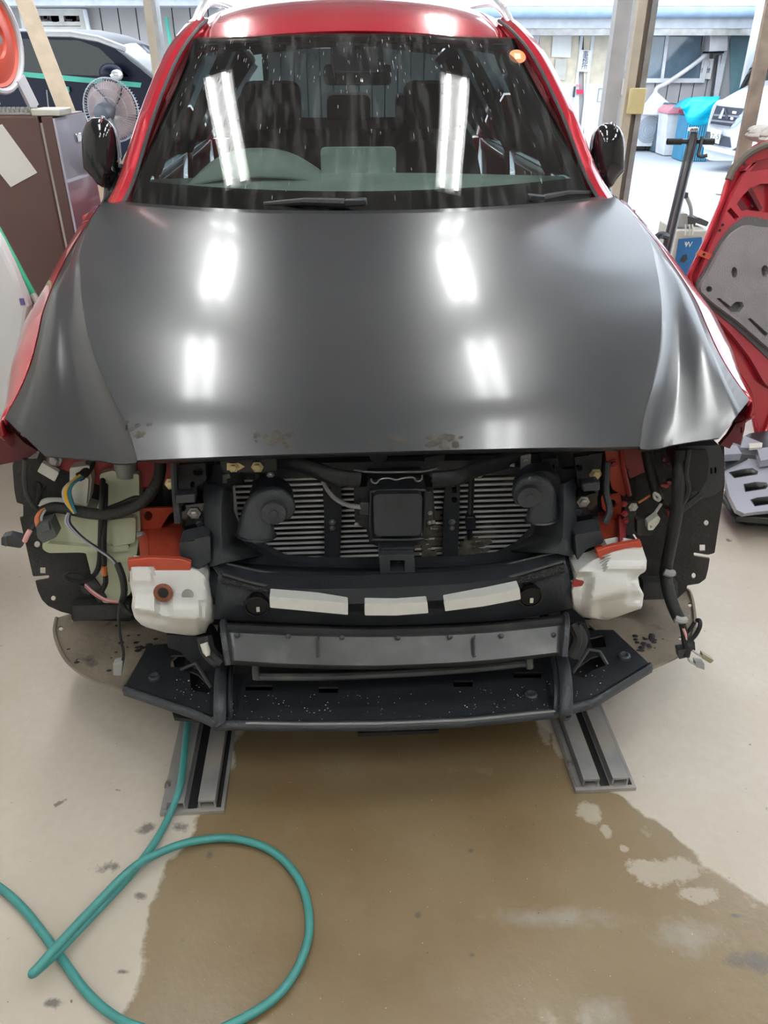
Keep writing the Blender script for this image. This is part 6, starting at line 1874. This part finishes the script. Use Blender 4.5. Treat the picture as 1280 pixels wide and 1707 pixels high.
hw = [b - vn * .75 + V((0, 0, .06)) for b in hl]
MB().grid([hw, [b - vn * .75 + V((0, 0, .75)) for b in hw]]).build('windshield', M['carglass'], van, smooth=60, solid=.01)
q0 = hw[0]; q1 = hw[-1]
MB().prism([q0 - vn * .75 + V((0, 0, .75)), q1 - vn * .75 + V((0, 0, .75)), q1 - vn * 2.8 + V((0, 0, .75)), q0 - vn * 2.8 + V((0, 0, .75))], [], (0, 0, .06)).build('roof', M['vansilver'], van, smooth=0, bevel=.02)
for q in (q0, q1):
    ins = (q1 - q0).normalized() * (.05 if q is q0 else -.05)
    MB().prism([V((q.x, q.y, .25)) - vn * .1, V((q.x, q.y, .25)) - vn * 2.9, q - vn * 2.9, q - vn * .1 + V((0, 0, -.05))], [], ins).build('body_side', M['vansilver'], van, smooth=0)
    MB().prism([q + V((0, 0, .02)) - vn * .1, q + V((0, 0, .02)) - vn * 2.8, q - vn * 2.8 + V((0, 0, .74)), q - vn * .75 + V((0, 0, .74))], [], ins * .5).build('side_window', M['carglass'], van, smooth=0)
    for d in (.75, 2.4):
        c = V((q.x, q.y, .32)) - vn * d + ins * 2
        MB().lathe([(.15, -.1), (.29, -.1), (.32, -.06), (.32, .06), (.29, .1), (.15, .1)], c, vt, 24).build('wheel', M['rubber'], van)
def vplate(nm, pxs, m_, d, th, parent=van, rc=0):
    o = vp(pxs, d)
    if rc: o = rounded(o, rc)
    return MB().prism(o, [], -vn * th).build(nm, m_, parent, smooth=0)
vg = vplate('grille', [(1183, 205), (1194, 176), (1218, 179), (1240, 181), (1228, 200), (1216, 213), (1200, 211)], M['vandark'], .02, .03)
M['chromevan'] = mat('van_chrome', (.75, .78, .82), .2, metal=.7)
for q in ([(1190, 190), (1232, 193), (1231, 196), (1189, 193)], [(1186, 199), (1225, 203), (1223, 206), (1185, 202)], [(1184, 206), (1217, 211), (1216, 214), (1183, 208)]):
    vplate('grille_bar', q, mat('grille_slat', (.20, .21, .25), .35) if 'grille_slat' not in bpy.data.materials else bpy.data.materials['grille_slat'], .04, .02, vg)
vplate('emblem', [(1205, 180), (1208, 181), (1202, 198), (1197, 197)], M['chromevan'], .05, .02, vg)
vplate('emblem', [(1206, 180), (1209, 181), (1214, 198), (1210, 199)], M['vandark'], .05, .02, vg)
vplate('grille_rim', [(1180, 206), (1193, 172), (1195, 174), (1183, 207)], M['chromevan'], .03, .03)
vplate('headlight', [(1217, 213), (1232, 192), (1250, 182), (1262, 178), (1258, 188), (1240, 196), (1224, 211)], mat('headlight_lens', (.42, .50, .62), .12, coat=.6), .03, .04)
for q in ([(1221, 185), (1227, 186), (1226, 190), (1220, 189)], [(1218, 195), (1222, 196), (1221, 200), (1217, 199)]):
    vplate('lamp_cell', q, M['paper'], .045, .02, vg)
vplate('lower_grille', [(1174, 227), (1178, 219), (1188, 222), (1216, 229), (1218, 246), (1200, 243), (1174, 236)], M['vandark'], .02, .03)
plt_ = vplate('number_plate', [(1186, 214), (1202, 218), (1197, 240), (1182, 235)], M['paper'], .07, .03)
c = (vp([(1192, 228)], .074))[0]
lettering(van, '87-57', c, .10, mat('plate_green', (.08, .14, .12), .6), yaw=math.atan2(vt.y, vt.x))
vplate('bumper_lip', [(1170, 240), (1180, 241), (1215, 250), (1250, 256), (1320, 262), (1320, 268), (1246, 264), (1212, 257), (1174, 248)], M['vansilver'], .08, .10)
vplate('fog_recess', [(1220, 250), (1232, 243), (1232, 250), (1225, 252)], M['vandark'], .03, .03)
